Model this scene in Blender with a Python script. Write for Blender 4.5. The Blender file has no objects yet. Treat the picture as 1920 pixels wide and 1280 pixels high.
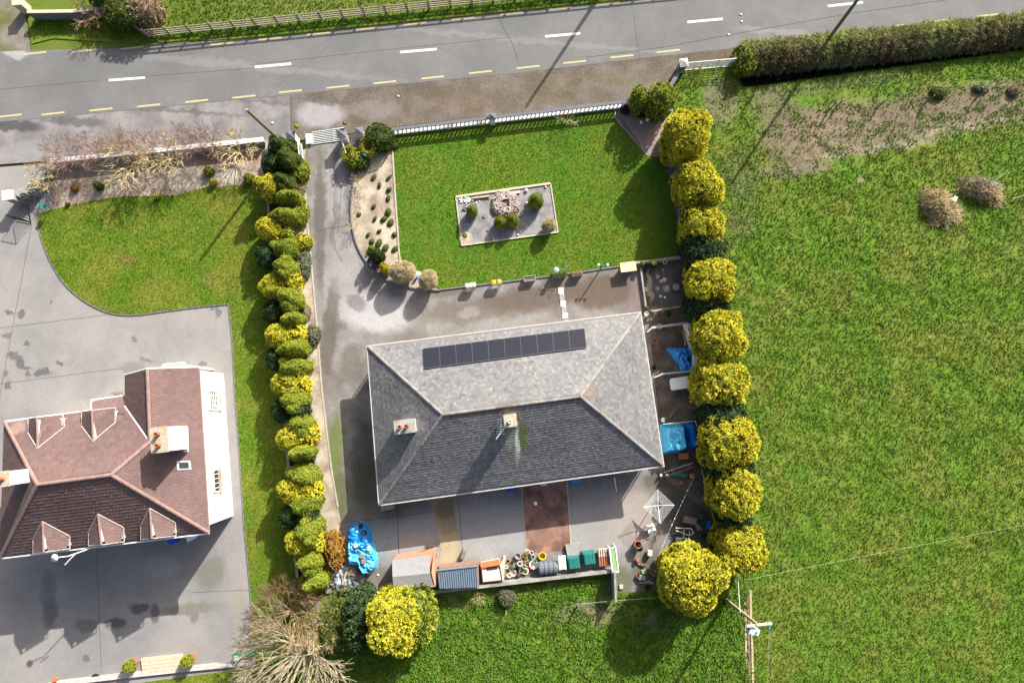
import bpy, math, random
import numpy as np
from mathutils import Vector, Matrix
S=bpy.context.scene
COL=S.collection
R=random.Random(7)
# ---------------------------------------------------------------- camera, sky, sun, exposure
CH=51.5; TX,TY=0.006,0.105; FPX=1288.0
_fw=np.array([math.tan(TX),math.tan(TY),-1.0]); _fw/=np.linalg.norm(_fw)
_r=np.cross(_fw,np.array([0,1.0,0])); _r/=np.linalg.norm(_r); _u=np.cross(_r,_fw)
cam=bpy.data.objects.new('camera',bpy.data.cameras.new('camera')); COL.objects.link(cam)
cam.matrix_world=Matrix(((_r[0],_u[0],-_fw[0],0),(_r[1],_u[1],-_fw[1],0),(_r[2],_u[2],-_fw[2],CH),(0,0,0,1)))
cam.data.sensor_width=36; cam.data.lens=36*FPX/1920; cam.data.clip_end=3000
S.camera=cam
AZ=math.radians(57.5); EL=math.radians(33)
w=bpy.data.worlds.new('World'); S.world=w; w.use_nodes=True
nt=w.node_tree; bgn=nt.nodes['Background']; sk=nt.nodes.new('ShaderNodeTexSky'); sk.sky_type='NISHITA'
sk.sun_disc=False; sk.sun_elevation=EL; sk.sun_rotation=math.pi/2-AZ
nt.links.new(sk.outputs[0],bgn.inputs[0]); bgn.inputs[1].default_value=0.1; sk.air_density=.75; sk.dust_density=5.0; sk.ozone_density=.2
sl=bpy.data.lights.new('sun','SUN'); sl.energy=4.45; sl.angle=math.radians(0.5); sl.color=(1,0.965,0.91)
so=bpy.data.objects.new('sun',sl); COL.objects.link(so)
so.rotation_euler=Vector((math.cos(AZ)*math.cos(EL),math.sin(AZ)*math.cos(EL),math.sin(EL))).to_track_quat('Z','Y').to_euler()
so.location=(30,40,60)
S.view_settings.view_transform='Standard'; S.view_settings.look='None'; S.view_settings.gamma=1
S.view_settings.exposure=1.12
# ---------------------------------------------------------------- survey: photo measurement + height -> site metres
def U(px,py,h=0.0):
    d=_fw+(px-960)/FPX*_r-(py-640)/FPX*_u
    t=(h-CH)/d[2]
    return Vector((d[0]*t,d[1]*t,h))
def UP(l,h=0.0): return [U(x,y,h) for x,y in l]
def Uplane(px,py,p0,n):
    d=Vector(_fw+(px-960)/FPX*_r-(py-640)/FPX*_u); o=Vector((0,0,CH))
    return o+d*((p0-o).dot(n)/d.dot(n))
YAW=math.radians(7.2)   # both houses and the road side walls are turned by this
# ---------------------------------------------------------------- materials
MATS={}
def _new(name):
    m=bpy.data.materials.new(name); m.use_nodes=True; n=m.node_tree.nodes; b=n['Principled BSDF']
    MATS[name]=m; return m,n,m.node_tree.links,b
def _noise(n,l,vec,scale,det=3,rough=.6):
    t=n.new('ShaderNodeTexNoise'); t.inputs['Scale'].default_value=scale; t.inputs['Detail'].default_value=det
    t.inputs['Roughness'].default_value=rough; l.new(vec,t.inputs['Vector']); return t
def _mix(n,l,f,a,b):
    m=n.new('ShaderNodeMix'); m.data_type='RGBA'
    for s,v in ((m.inputs[0],f),(m.inputs[6],a),(m.inputs[7],b)):
        if isinstance(v,(tuple,list)): s.default_value=(v[0],v[1],v[2],1)
        elif isinstance(v,(int,float)): s.default_value=v
        else: l.new(v,s)
    return m.outputs[2]
def _range(n,l,v,a,b,c=0,d=1,smooth=False):
    m=n.new('ShaderNodeMapRange'); l.new(v,m.inputs[0])
    for i,x in enumerate((a,b,c,d)): m.inputs[i+1].default_value=x
    if smooth: m.interpolation_type='SMOOTHSTEP'
    return m.outputs[0]
def mat(name,c1,c2=None,scale=6,rough=.8,bump=0,bscale=None,c3=None,s3=.6,metal=0,spec=.3,tone=None,
        blobs=(),warp=.6,speck=None,trans=0,coat=0,stretch=None,w3=(.42,.62),grain=0):
    """noise mottled surface; blobs = stains and painted shade with a place of their own; tone = per piece pigment ramp"""
    m,n,l,b=_new(name)
    g=n.new('ShaderNodeNewGeometry'); vec=g.outputs['Position']
    if stretch:
        mp=n.new('ShaderNodeMapping'); mp.inputs['Scale'].default_value=stretch; l.new(vec,mp.inputs[0]); svec=mp.outputs[0]
    else: svec=vec
    col=c1
    if c2:
        t=_noise(n,l,svec,scale,4); col=_mix(n,l,_range(n,l,t.outputs[0],.3,.7),c1,c2)
    if c3:
        t=_noise(n,l,vec,s3,4); col=_mix(n,l,_range(n,l,t.outputs[0],w3[0],w3[1]),col,c3)
    if tone:
        a=n.new('ShaderNodeAttribute'); a.attribute_name='tone'
        cr=n.new('ShaderNodeValToRGB'); l.new(a.outputs['Fac'],cr.inputs[0])
        while len(cr.color_ramp.elements)<len(tone): cr.color_ramp.elements.new(.5)
        for e,(p,c) in zip(cr.color_ramp.elements,tone): e.position=p; e.color=(*c,1)
        if c2:
            mm=n.new('ShaderNodeMix'); mm.data_type='RGBA'; mm.blend_type='MULTIPLY'; mm.inputs[0].default_value=1
            l.new(cr.outputs[0],mm.inputs[6]); l.new(col,mm.inputs[7]); col=mm.outputs[2]
        else: col=cr.outputs[0]
    if blobs:
        t=_noise(n,l,vec,1.1,5,.65); s=n.new('ShaderNodeVectorMath'); s.operation='SUBTRACT'
        l.new(t.outputs['Color'],s.inputs[0]); s.inputs[1].default_value=(.5,.5,.5)
        s2=n.new('ShaderNodeVectorMath'); s2.operation='MULTIPLY_ADD'; l.new(s.outputs[0],s2.inputs[0])
        s2.inputs[1].default_value=(warp*2,warp*2,0); l.new(vec,s2.inputs[2])
        for (px,py,rx,ry,ang,c,al) in blobs:
            o=U(px,py); mp=n.new('ShaderNodeMapping'); mp.vector_type='TEXTURE'
            mp.inputs[1].default_value=(o.x,o.y,0); mp.inputs[2].default_value=(0,0,math.radians(ang)); mp.inputs[3].default_value=(rx/25,ry/25,1e3)
            l.new(s2.outputs[0],mp.inputs[0]); ln=n.new('ShaderNodeVectorMath'); ln.operation='LENGTH'; l.new(mp.outputs[0],ln.inputs[0])
            f=_range(n,l,ln.outputs['Value'],.55,1.15,al,0,True); col=_mix(n,l,f,col,c)
    if grain:
        for sc_,gr_ in ((5.5,grain),(1.7,grain*.6)):
            t=_noise(n,l,vec,sc_,8,.85); f=_range(n,l,t.outputs[0],.34,.66,1-gr_,1+gr_*.9)
            mm=n.new('ShaderNodeVectorMath'); mm.operation='SCALE'
            if isinstance(col,tuple): mm.inputs[0].default_value=col
            else: l.new(col,mm.inputs[0])
            l.new(f,mm.inputs['Scale']); col=mm.outputs[0]
    if speck:
        sc,th,c,al=speck; t=_noise(n,l,vec,sc,2); col=_mix(n,l,_range(n,l,t.outputs[0],th,th+.05,0,al),col,c)
    if isinstance(col,tuple): b.inputs['Base Color'].default_value=(*col,1)
    else: l.new(col,b.inputs['Base Color'])
    b.inputs['Roughness'].default_value=rough; b.inputs['Metallic'].default_value=metal
    b.inputs['Specular IOR Level'].default_value=spec
    if coat: b.inputs['Coat Weight'].default_value=coat; b.inputs['Coat Roughness'].default_value=.15
    if bump:
        t=_noise(n,l,svec,bscale or scale*3,4,.7); bp=n.new('ShaderNodeBump'); bp.inputs['Strength'].default_value=1
        bp.inputs['Distance'].default_value=bump; l.new(t.outputs[0],bp.inputs['Height']); l.new(bp.outputs[0],b.inputs['Normal'])
    if trans:
        tr=n.new('ShaderNodeBsdfTranslucent'); mx=n.new('ShaderNodeMixShader'); mx.inputs[0].default_value=trans
        if not isinstance(col,tuple): l.new(col,tr.inputs[0])
        else: tr.inputs[0].default_value=(*col,1)
        l.new(b.outputs[0],mx.inputs[1]); l.new(tr.outputs[0],mx.inputs[2]); l.new(mx.outputs[0],n['Material Output'].inputs[0])
    return m
# ---------------------------------------------------------------- object helpers
def tag(o,label=None,cat=None,group=None,kind=None):
    if label: o['label']=label
    if cat: o['category']=cat
    if group: o['group']=group
    if kind: o['kind']=kind
    return o
def thing(name,label,cat,loc=(0,0,0),rz=0,group=None):
    o=bpy.data.objects.new(name,None); o.empty_display_size=.3; COL.objects.link(o)
    o.location=loc; o.rotation_euler=(0,0,rz); return tag(o,label,cat,group)
def link(name,me,m,parent=None,loc=None,rot=None,world=True):
    o=bpy.data.objects.new(name,me)
    if m is not None:
        M_=MATS[m] if isinstance(m,str) else m
        if not me.materials: me.materials.append(M_)
        elif me.materials[0]!=M_: o.material_slots[0].link='OBJECT'; o.material_slots[0].material=M_
    COL.objects.link(o)
    if parent is not None: o.parent=parent
    if loc is not None: o.location=loc
    if rot is not None: o.rotation_euler=rot
    return o
def copy_tree(o,loc,rz=0,label=None,scale=None):
    """copy of a thing with copies of its parts and sub-parts"""
    def rec(s,parent):
        c=s.copy(); COL.objects.link(c); c.parent=parent
        for ch in kids.get(s.name,[]): rec(ch,c)
        return c
    kids={}
    def gather(s):
        kids[s.name]=list(s.children)
        for ch in s.children: gather(ch)
    gather(o)
    c=rec(o,None); c.location=loc; c.rotation_euler=(0,0,rz)
    if scale: c.scale=scale if hasattr(scale,'__len__') else (scale,)*3
    if label: c['label']=label
    return c
class MB:
    def __init__(s): s.v=[]; s.f=[]
    def add(s,vs,fs):
        o=len(s.v); s.v+= [tuple(v) for v in vs]; s.f+=[tuple(i+o for i in f) for f in fs]; return s
    def box(s,c,d,rz=0,taper=1.0,rot=None):
        x,y,z=d[0]/2,d[1]/2,d[2]/2; vs=[]
        for sz,k in ((-1,1),(1,taper)):
            for sx,sy in ((-1,-1),(1,-1),(1,1),(-1,1)):
                v=Vector((sx*x*k,sy*y*k,sz*z))
                if rot is not None: v=rot@v
                elif rz: v=Vector((v.x*math.cos(rz)-v.y*math.sin(rz),v.x*math.sin(rz)+v.y*math.cos(rz),v.z))
                vs.append(v+Vector(c))
        return s.add(vs,[(3,2,1,0),(4,5,6,7),(0,1,5,4),(1,2,6,5),(2,3,7,6),(3,0,4,7)])
    def tube(s,p0,p1,r0,r1=None,n=8,cap=True):
        p0=Vector(p0);p1=Vector(p1); r1=r0 if r1 is None else r1; d=(p1-p0)
        if d.length<1e-6: return s
        q=d.to_track_quat('Z','Y'); vs=[]
        for p,r in ((p0,r0),(p1,r1)):
            for i in range(n):
                a=2*math.pi*i/n; vs.append(p+q@Vector((r*math.cos(a),r*math.sin(a),0)))
        fs=[(i,(i+1)%n,n+(i+1)%n,n+i) for i in range(n)]
        if cap: fs+=[tuple(range(n-1,-1,-1)),tuple(range(n,2*n))]
        return s.add(vs,fs)
    def path(s,pts,r,n=6):
        for a,b in zip(pts,pts[1:]): s.tube(a,b,r,r,n)
        return s
    def lathe(s,prof,c=(0,0,0),n=14):
        vs=[];fs=[]; c=Vector(c)
        for r,z in prof:
            for i in range(n):
                a=2*math.pi*i/n; vs.append(c+Vector((r*math.cos(a),r*math.sin(a),z)))
        for j in range(len(prof)-1):
            for i in range(n): fs.append((j*n+i,j*n+(i+1)%n,(j+1)*n+(i+1)%n,(j+1)*n+i))
        if prof[0][0]>1e-4: fs.append(tuple(range(n-1,-1,-1)))
        if prof[-1][0]>1e-4: fs.append(tuple((len(prof)-1)*n+i for i in range(n)))
        return s.add(vs,fs)
    def prism(s,poly,z0,z1):
        """poly ccw list of (x,y)"""
        n=len(poly); a=sum(poly[i][0]*poly[(i+1)%n][1]-poly[(i+1)%n][0]*poly[i][1] for i in range(n))
        if a<0: poly=poly[::-1]
        vs=[(p[0],p[1],z0) for p in poly]+[(p[0],p[1],z1) for p in poly]
        return s.add(vs,[tuple(range(n,2*n)),tuple(range(n-1,-1,-1))]+[(i,(i+1)%n,n+(i+1)%n,n+i) for i in range(n)])
    def wall(s,pts,wd,z0,z1,closed=False):
        """mitred strip along a path of points"""
        P=[Vector((p[0],p[1])) for p in pts]; n=len(P); L=[];Rr=[]
        for i in range(n):
            if closed: a,b=P[i-1],P[(i+1)%n]
            else: a,b=P[max(i-1,0)],P[min(i+1,n-1)]
            d1=(P[i]-a).normalized() if (P[i]-a).length>1e-6 else (b-P[i]).normalized()
            d2=(b-P[i]).normalized() if (b-P[i]).length>1e-6 else d1
            t=(d1+d2).normalized(); nn=Vector((-t.y,t.x)); k=wd/2/max(.4,nn.dot(Vector((-d1.y,d1.x))))
            L.append(P[i]+nn*k); Rr.append(P[i]-nn*k)
        vs=[];fs=[]
        for i in range(n):
            vs+=[(L[i].x,L[i].y,z0),(Rr[i].x,Rr[i].y,z0),(Rr[i].x,Rr[i].y,z1),(L[i].x,L[i].y,z1)]
        m=n if closed else n-1
        for i in range(m):
            a=4*i;b=4*((i+1)%n)
            fs+=[(a+3,a+2,b+2,b+3),(a,a+3,b+3,b),(a+2,a+1,b+1,b+2),(a+1,a,b,b+1)]
        if not closed: fs+=[(0,1,2,3),(4*n-4+3,4*n-4+2,4*n-4+1,4*n-4)]
        return s.add(vs,fs)
    def mesh(s,name,off=(0,0,0),smooth=False):
        me=bpy.data.meshes.new(name); me.from_pydata([(v[0]-off[0],v[1]-off[1],v[2]-off[2]) for v in s.v],[],s.f); me.update()
        if smooth: me.polygons.foreach_set('use_smooth',[True]*len(me.polygons))
        return me
    def obj(s,name,m,parent=None,smooth=False,off=None,bevel=0,label=None):
        """vertices in world metres unless the parent is a prototype at the origin"""
        if off is None: off=parent_off(parent)
        o=link(name,s.mesh(name,off,smooth),m,parent)
        if bevel:
            b=o.modifiers.new('bevel','BEVEL'); b.width=bevel; b.segments=2; b.limit_method='ANGLE'
        if label: o['label']=label
        return o
    def top(s,name,m,label,cat,loc,group=None,smooth=False,bevel=0):
        o=link(name,s.mesh(name,loc,smooth),m); o.location=loc
        if bevel:
            b=o.modifiers.new('bevel','BEVEL'); b.width=bevel; b.segments=2; b.limit_method='ANGLE'
        return tag(o,label,cat,group)
def parent_off(p):
    o=Vector((0,0,0))
    while p is not None: o=o+p.location; p=p.parent
    return o
def npmesh(name,V,F,tone=None,smooth=False):
    me=bpy.data.meshes.new(name); nv=len(V); nf=len(F); k=F.shape[1]
    me.vertices.add(nv); me.vertices.foreach_set('co',np.ascontiguousarray(V,dtype=np.float32).ravel())
    me.loops.add(nf*k); me.loops.foreach_set('vertex_index',np.ascontiguousarray(F,dtype=np.int32).ravel())
    me.polygons.add(nf); me.polygons.foreach_set('loop_start',np.arange(nf,dtype=np.int32)*k)
    me.polygons.foreach_set('loop_total',np.full(nf,k,dtype=np.int32))
    if smooth: me.polygons.foreach_set('use_smooth',np.ones(nf,dtype=bool))
    me.update(calc_edges=True)
    if tone is not None:
        at=me.attributes.new('tone','FLOAT','POINT'); at.data.foreach_set('value',np.clip(tone,0,1).astype(np.float32))
    return me
def nrm(a): return a/np.maximum(np.linalg.norm(a,axis=-1,keepdims=True),1e-9)
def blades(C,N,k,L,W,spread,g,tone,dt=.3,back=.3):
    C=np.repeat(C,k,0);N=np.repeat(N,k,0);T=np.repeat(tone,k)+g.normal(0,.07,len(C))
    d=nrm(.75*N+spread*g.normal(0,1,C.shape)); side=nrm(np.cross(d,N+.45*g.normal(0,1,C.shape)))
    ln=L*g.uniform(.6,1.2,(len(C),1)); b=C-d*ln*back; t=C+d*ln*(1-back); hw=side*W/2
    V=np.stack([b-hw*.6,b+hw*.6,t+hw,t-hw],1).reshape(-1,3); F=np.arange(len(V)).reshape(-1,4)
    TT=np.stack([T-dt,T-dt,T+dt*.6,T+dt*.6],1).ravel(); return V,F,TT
def lumpf(th,z,ph): return (np.sin(3*th+z*2.1+ph)+.8*np.sin(2*th-1.3*z+2*ph)+.7*np.sin(5*th-3*z+3*ph)+.6*np.sin(z*5+2*th)+.6*np.sin(9*th+4*z+ph)+.4*np.sin(14*th-6*z))/2.4
def sqf(th,p): return 1.0 if not p else (np.abs(np.cos(th))**p+np.abs(np.sin(th))**p)**(-1.0/p)
def revolve(prof,n,g,lump=.08,sx=1,sy=1,ph=1,sq=0):
    P=np.array(prof,float); z=P[:,0];r=P[:,1]
    seg=np.hypot(np.diff(z),np.diff(r))*(r[:-1]+r[1:]+.02); cdf=np.concatenate([[0],np.cumsum(seg)]);cdf/=cdf[-1]
    u=g.uniform(0,1,n); zz=np.interp(u,cdf,z); rr=np.interp(u,cdf,r); i=np.clip(np.searchsorted(cdf,u)-1,0,len(seg)-1)
    nr=np.diff(z)[i]; nz=-np.diff(r)[i]; th=g.uniform(0,2*np.pi,n)
    k=(1+lump*lumpf(th,zz,ph))*sqf(th,sq)
    C=np.stack([rr*np.cos(th)*sx*k,rr*np.sin(th)*sy*k,zz+lump*.4*np.sin(4*th+rr*4)],1)
    N=nrm(np.stack([nr*np.cos(th),nr*np.sin(th),nz],1)); return C,N
def hull(prof,lump,sx,sy,shrink=.86,nt=30,ph=1,sq=0):
    P=np.array(prof,float); V=[];F=[]; zt=P[-1,0]
    for z,r in P:
        zz=z*(.9+.0*z)
        for i in range(nt):
            th=2*np.pi*i/nt; k=(1+lump*lumpf(th,z,ph))*sqf(th,sq)
            V.append((r*np.cos(th)*sx*k*shrink,r*np.sin(th)*sy*k*shrink,zz))
    for j in range(len(P)-1):
        for i in range(nt): F.append((j*nt+i,j*nt+(i+1)%nt,(j+1)*nt+(i+1)%nt,(j+1)*nt+i))
    return np.array(V),np.array(F)
def crown_mesh(name,prof,n,k,L,W,spread,lump=.08,seed=1,sx=1,sy=1,t0=.3,t1=1,dt=.3,hl=.25,patch=0,up=0,shrink=.86,sq=0,lobes=0):
    g=np.random.default_rng(seed); C,N=revolve(prof,n,g,lump,sx,sy,seed,sq)
    LB=[]; zt=prof[-1][0]; rm=max(p[1] for p in prof)
    for j in range(lobes):
        a=g.uniform(0,2*np.pi); q=g.uniform(.45,.72)*rm; hz=g.uniform(.12,.5)*zt; sc=g.uniform(.42,.6)
        off=np.array([q*np.cos(a)*sx*1.1,q*np.sin(a)*sy*1.1,hz]); LB.append((off,sc,j))
        c2,n2=revolve(prof,int(n*sc*sc*.9),g,lump,1,1,seed+j+5,0); C=np.concatenate([C,c2*sc+off]); N=np.concatenate([N,n2])
    n=len(C)
    if up: N=nrm(N+np.array([0,0,up]))
    T=g.uniform(t0,t1,n)
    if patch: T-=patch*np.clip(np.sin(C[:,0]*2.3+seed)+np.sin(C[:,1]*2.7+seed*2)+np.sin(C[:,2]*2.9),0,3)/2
    V,F,TT=blades(C,N,k,L,W,spread,g,T,dt)
    hv,hf=hull(prof,lump,sx,sy,shrink,ph=seed,sq=sq)
    for off,sc,j in LB:
        h2,f2=hull(prof,lump,1,1,shrink,ph=seed+j+5); hf=np.concatenate([hf,f2+len(hv)]); hv=np.concatenate([hv,h2*sc+off])
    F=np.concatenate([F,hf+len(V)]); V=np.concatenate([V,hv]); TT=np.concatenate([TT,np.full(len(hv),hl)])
    return npmesh(name,V,F,TT)
def pip(P,x,y):
    ins=np.zeros(x.shape,bool); n=len(P)
    for i in range(n):
        x1,y1=P[i][0],P[i][1]; x2,y2=P[(i+1)%n][0],P[(i+1)%n][1]
        if abs(y2-y1)<1e-9: continue
        ins^=((y1>y)!=(y2>y))&(x<(x2-x1)*(y-y1)/(y2-y1)+x1)
    return ins
def scatter(poly,dens,g):
    xs=[p[0] for p in poly];ys=[p[1] for p in poly]; A=(max(xs)-min(xs))*(max(ys)-min(ys)); n=int(A*dens)
    x=g.uniform(min(xs),max(xs),n);y=g.uniform(min(ys),max(ys),n); k=pip(poly,x,y); return x[k],y[k]
def sheet(name,m,pix,z,kind='structure',label=None,world=False,thick=.12):
    """ground surface: a thin slab with a real edge"""
    P=[(p.x,p.y) for p in (pix if world else UP(pix,z))]
    o=MB().prism(P,z-thick,z).obj(name,m); o['kind']=kind
    if label: o['label']=label
    return o
def catmull(pts,k=6):
    out=[]; n=len(pts)
    for i in range(n-1):
        p0=pts[max(i-1,0)];p1=pts[i];p2=pts[i+1];p3=pts[min(i+2,n-1)]
        for j in range(k):
            t=j/k; out.append(tuple(.5*(2*p1[a]+(p2[a]-p0[a])*t+(2*p0[a]-5*p1[a]+4*p2[a]-p3[a])*t*t+(3*p1[a]-p0[a]-3*p2[a]+p3[a])*t**3) for a in (0,1)))
    return out+[pts[-1]]
def grass_tufts(name,m,poly,dens,L,W,k,seed,z=0.0,lean=.7,zf=None,label=None,thin=None,avoid=()):
    g=np.random.default_rng(seed); x,y=scatter(poly,dens,g)
    keep=np.ones(len(x),bool)
    for a in avoid: keep&=~pip(a,x,y)
    if thin is not None: keep&=g.uniform(0,1,len(x))<thin(x,y)
    x=x[keep];y=y[keep]
    zz=np.full(len(x),z) if zf is None else zf(x,y)
    C=np.stack([x,y,zz],1); N=np.tile([0.,0,1.],(len(x),1)); T=g.uniform(.2,.9,len(x))
    ls=L*g.uniform(.6,1.3); V,F,TT=blades(C,N,k,L,W,lean,g,T,.15,.1)
    V[:,2]=np.maximum(V[:,2],np.repeat(np.repeat(zz,k),4)-.02)
    o=link(name,npmesh(name,V,F,TT),m); o['kind']='stuff'
    if label: o['label']=label
    return o
def vnoise(x,y,s,seed=0):
    """cheap smooth value noise"""
    g=np.random.default_rng(seed); T=g.uniform(0,1,(64,64)); X=x/s;Y=y/s; i=np.floor(X).astype(int);j=np.floor(Y).astype(int)
    u=X-i;v=Y-j; u=u*u*(3-2*u);v=v*v*(3-2*v); a=T[i%64,j%64];b=T[(i+1)%64,j%64];c=T[i%64,(j+1)%64];d=T[(i+1)%64,(j+1)%64]
    return (a*(1-u)+b*u)*(1-v)+(c*(1-u)+d*u)*v
# ---------------------------------------------------------------- materials used in the scene
BR=(.085,.065,.045); GY=(.15,.148,.147)
mat('asphalt',grain=0.1,c1=(.128,.129,.126),c2=(.148,.148,.145),scale=1.2,rough=.85,bump=.004,bscale=40,c3=(.115,.116,.114),s3=.25,speck=(30,.68,(.22,.22,.21),.5),
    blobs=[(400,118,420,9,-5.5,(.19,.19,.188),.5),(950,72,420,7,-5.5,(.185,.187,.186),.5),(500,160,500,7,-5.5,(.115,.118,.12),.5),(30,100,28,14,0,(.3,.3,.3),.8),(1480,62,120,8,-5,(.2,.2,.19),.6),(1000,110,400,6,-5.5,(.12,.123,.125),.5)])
mat('shoulder_grey',grain=0.16,c1=(.165,.153,.15),c2=(.115,.108,.107),scale=.9,rough=.9,bump=.006,bscale=25,c3=(.21,.197,.194),s3=.5,speck=(5,.64,(.1,.095,.095),.5),
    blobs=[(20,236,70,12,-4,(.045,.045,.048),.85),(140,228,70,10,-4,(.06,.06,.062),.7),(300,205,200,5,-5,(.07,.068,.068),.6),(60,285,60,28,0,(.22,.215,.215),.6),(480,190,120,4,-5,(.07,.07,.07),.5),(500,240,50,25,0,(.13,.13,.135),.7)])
mat('shoulder_brown',grain=0.2,c1=(.095,.08,.064),c2=(.14,.123,.105),scale=.8,rough=.95,bump=.012,bscale=14,c3=(.085,.067,.045),s3=.45,speck=(9,.6,(.28,.25,.21),.5),
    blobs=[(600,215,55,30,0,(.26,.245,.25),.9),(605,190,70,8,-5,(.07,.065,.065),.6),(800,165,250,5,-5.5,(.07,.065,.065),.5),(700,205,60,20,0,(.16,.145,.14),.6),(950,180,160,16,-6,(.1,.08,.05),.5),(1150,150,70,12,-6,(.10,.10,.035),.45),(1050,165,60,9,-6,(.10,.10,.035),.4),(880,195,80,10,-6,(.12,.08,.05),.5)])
mat('road_white',(.66,.66,.65),(.42,.42,.41),14,.7); mat('road_yellow',(.50,.42,.2),(.3,.26,.15),14,.8)
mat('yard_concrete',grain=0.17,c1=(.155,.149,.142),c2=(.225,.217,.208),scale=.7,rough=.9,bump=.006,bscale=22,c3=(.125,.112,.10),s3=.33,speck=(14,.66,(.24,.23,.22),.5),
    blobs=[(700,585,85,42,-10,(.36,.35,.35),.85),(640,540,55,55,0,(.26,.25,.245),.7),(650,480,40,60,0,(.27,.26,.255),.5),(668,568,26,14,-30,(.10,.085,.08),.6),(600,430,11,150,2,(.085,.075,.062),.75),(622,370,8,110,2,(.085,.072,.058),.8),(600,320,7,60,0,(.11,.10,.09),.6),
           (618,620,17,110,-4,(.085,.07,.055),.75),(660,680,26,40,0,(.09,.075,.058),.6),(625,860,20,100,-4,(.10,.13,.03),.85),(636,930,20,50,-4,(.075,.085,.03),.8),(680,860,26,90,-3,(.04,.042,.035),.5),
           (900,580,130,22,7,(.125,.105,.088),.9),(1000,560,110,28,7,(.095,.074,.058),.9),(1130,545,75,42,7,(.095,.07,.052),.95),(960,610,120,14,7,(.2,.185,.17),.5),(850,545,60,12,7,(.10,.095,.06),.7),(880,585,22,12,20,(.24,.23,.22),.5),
           (1190,560,14,60,-5,(.17,.12,.11),.6),(760,960,60,35,0,(.075,.075,.07),.7),(700,1000,40,50,0,(.14,.13,.12),.5),(880,1000,250,62,6,(.27,.268,.264),.85),(1130,980,90,80,0,(.26,.25,.24),.8),(620,350,9,90,2,(.27,.26,.26),.7),(640,330,9,90,2,(.26,.25,.25),.6),(1190,970,50,60,0,(.30,.255,.22),.7),(1295,950,62,85,0,(.055,.048,.04),.9),(1215,1075,30,40,0,(.09,.075,.06),.8),(1250,900,50,20,0,(.07,.065,.045),.8),(690,905,36,50,0,(.06,.065,.035),.7),(1160,1090,30,30,0,(.09,.10,.05),.8),(700,1075,30,25,0,(.14,.12,.09),.8)])  # darkest patch, back right corner: conifer shade painted in together with mossy ground
mat('side_paving',grain=0.22,c1=(.10,.08,.065),c2=(.145,.12,.10),scale=1.2,rough=.92,bump=.008,bscale=20,c3=(.055,.042,.036),s3=.5,
    blobs=[(1240,530,24,34,0,(.15,.13,.12),.7),(1218,535,6,36,3,(.4,.33,.22),.8),(1250,560,18,18,0,(.12,.12,.115),.6)])
mat('red_paving',grain=0.14,c1=(.22,.12,.09),c2=(.28,.165,.125),scale=2.2,rough=.9,bump=.006,bscale=30,c3=(.12,.065,.05),s3=.9,blobs=[(1015,985,20,30,0,(.14,.095,.08),.7),(1020,1010,25,12,0,(.25,.14,.09),.6)])
mat('sand_path',grain=0.12,c1=(.36,.31,.19),c2=(.30,.255,.16),scale=5,rough=.95,bump=.012,bscale=22,blobs=[(838,950,30,30,0,(.12,.10,.05),.8),(842,985,24,20,0,(.2,.165,.11),.6)])
mat('paving_grey',grain=0.12,c1=(.175,.171,.165),c2=(.205,.20,.193),scale=1.1,rough=.85,bump=.004,bscale=26,c3=(.235,.22,.205),s3=.22,speck=(5,.69,(.1,.1,.1),.5),
    blobs=[(38,680,11,13,0,(.085,.085,.085),.9),(28,668,12,10,0,(.085,.085,.085),.8),(50,690,8,8,0,(.09,.09,.09),.9),(52,703,6,6,0,(.09,.09,.09),.9),(75,698,13,8,20,(.085,.085,.085),.9),(88,694,6,8,0,(.085,.085,.085),.9),(112,680,6,5,0,(.09,.09,.09),.9),
           (20,662,8,7,0,(.09,.09,.09),.9),(50,648,6,6,0,(.09,.09,.09),.9),(18,586,10,7,0,(.09,.09,.09),.9),(40,588,8,8,0,(.09,.09,.09),.9),(12,628,10,6,0,(.1,.1,.1),.8),(97,565,4,5,0,(.1,.1,.1),.8),(15,722,6,8,0,(.09,.09,.09),.9),(12,700,6,5,0,(.09,.09,.09),.9),(252,635,5,6,0,(.1,.1,.1),.8),(408,586,6,9,0,(.1,.1,.1),.8),(398,580,6,5,0,(.1,.1,.1),.8),
           (250,690,26,14,0,(.12,.12,.12),.6),(275,676,16,6,0,(.1,.1,.1),.7),(220,740,10,6,0,(.1,.1,.1),.7),(380,685,8,5,0,(.1,.1,.1),.8),
           (395,1075,34,30,40,(.13,.125,.10),.8),(360,1140,60,12,5,(.13,.12,.09),.7),(90,1110,16,46,0,(.12,.12,.12),.6),(95,1150,18,30,0,(.1,.1,.1),.8),(160,1170,26,14,0,(.11,.11,.11),.8),(215,1170,24,10,0,(.07,.07,.07),.9),(260,1140,18,12,0,(.07,.07,.07),.9),(290,1150,8,20,0,(.08,.08,.08),.9),(300,1060,40,24,0,(.3,.3,.31),.5),
           (160,1232,7,9,-30,(.1,.1,.1),.9),(365,1160,10,14,0,(.13,.12,.11),.8),(445,1140,12,60,0,(.22,.2,.16),.6),(100,1000,90,40,0,(.17,.17,.17),.4)])
mat('lane_dirt',grain=0.2,c1=(.12,.11,.09),c2=(.2,.18,.15),scale=1.2,rough=.95,bump=.01,bscale=12,c3=(.10,.10,.03),s3=.5)
mat('cream_gravel',grain=0.14,c1=(.46,.41,.31),c2=(.33,.28,.21),scale=9,rough=.95,bump=.02,bscale=28,c3=(.22,.17,.13),s3=.6)
mat('tan_gravel',grain=0.16,c1=(.42,.36,.28),c2=(.31,.24,.18),scale=8,rough=.95,bump=.02,bscale=24,c3=(.2,.14,.10),s3=.5,blobs=[(340,345,60,14,-5,(.42,.36,.28),.7),(430,330,40,14,0,(.4,.36,.29),.7)])
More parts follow.
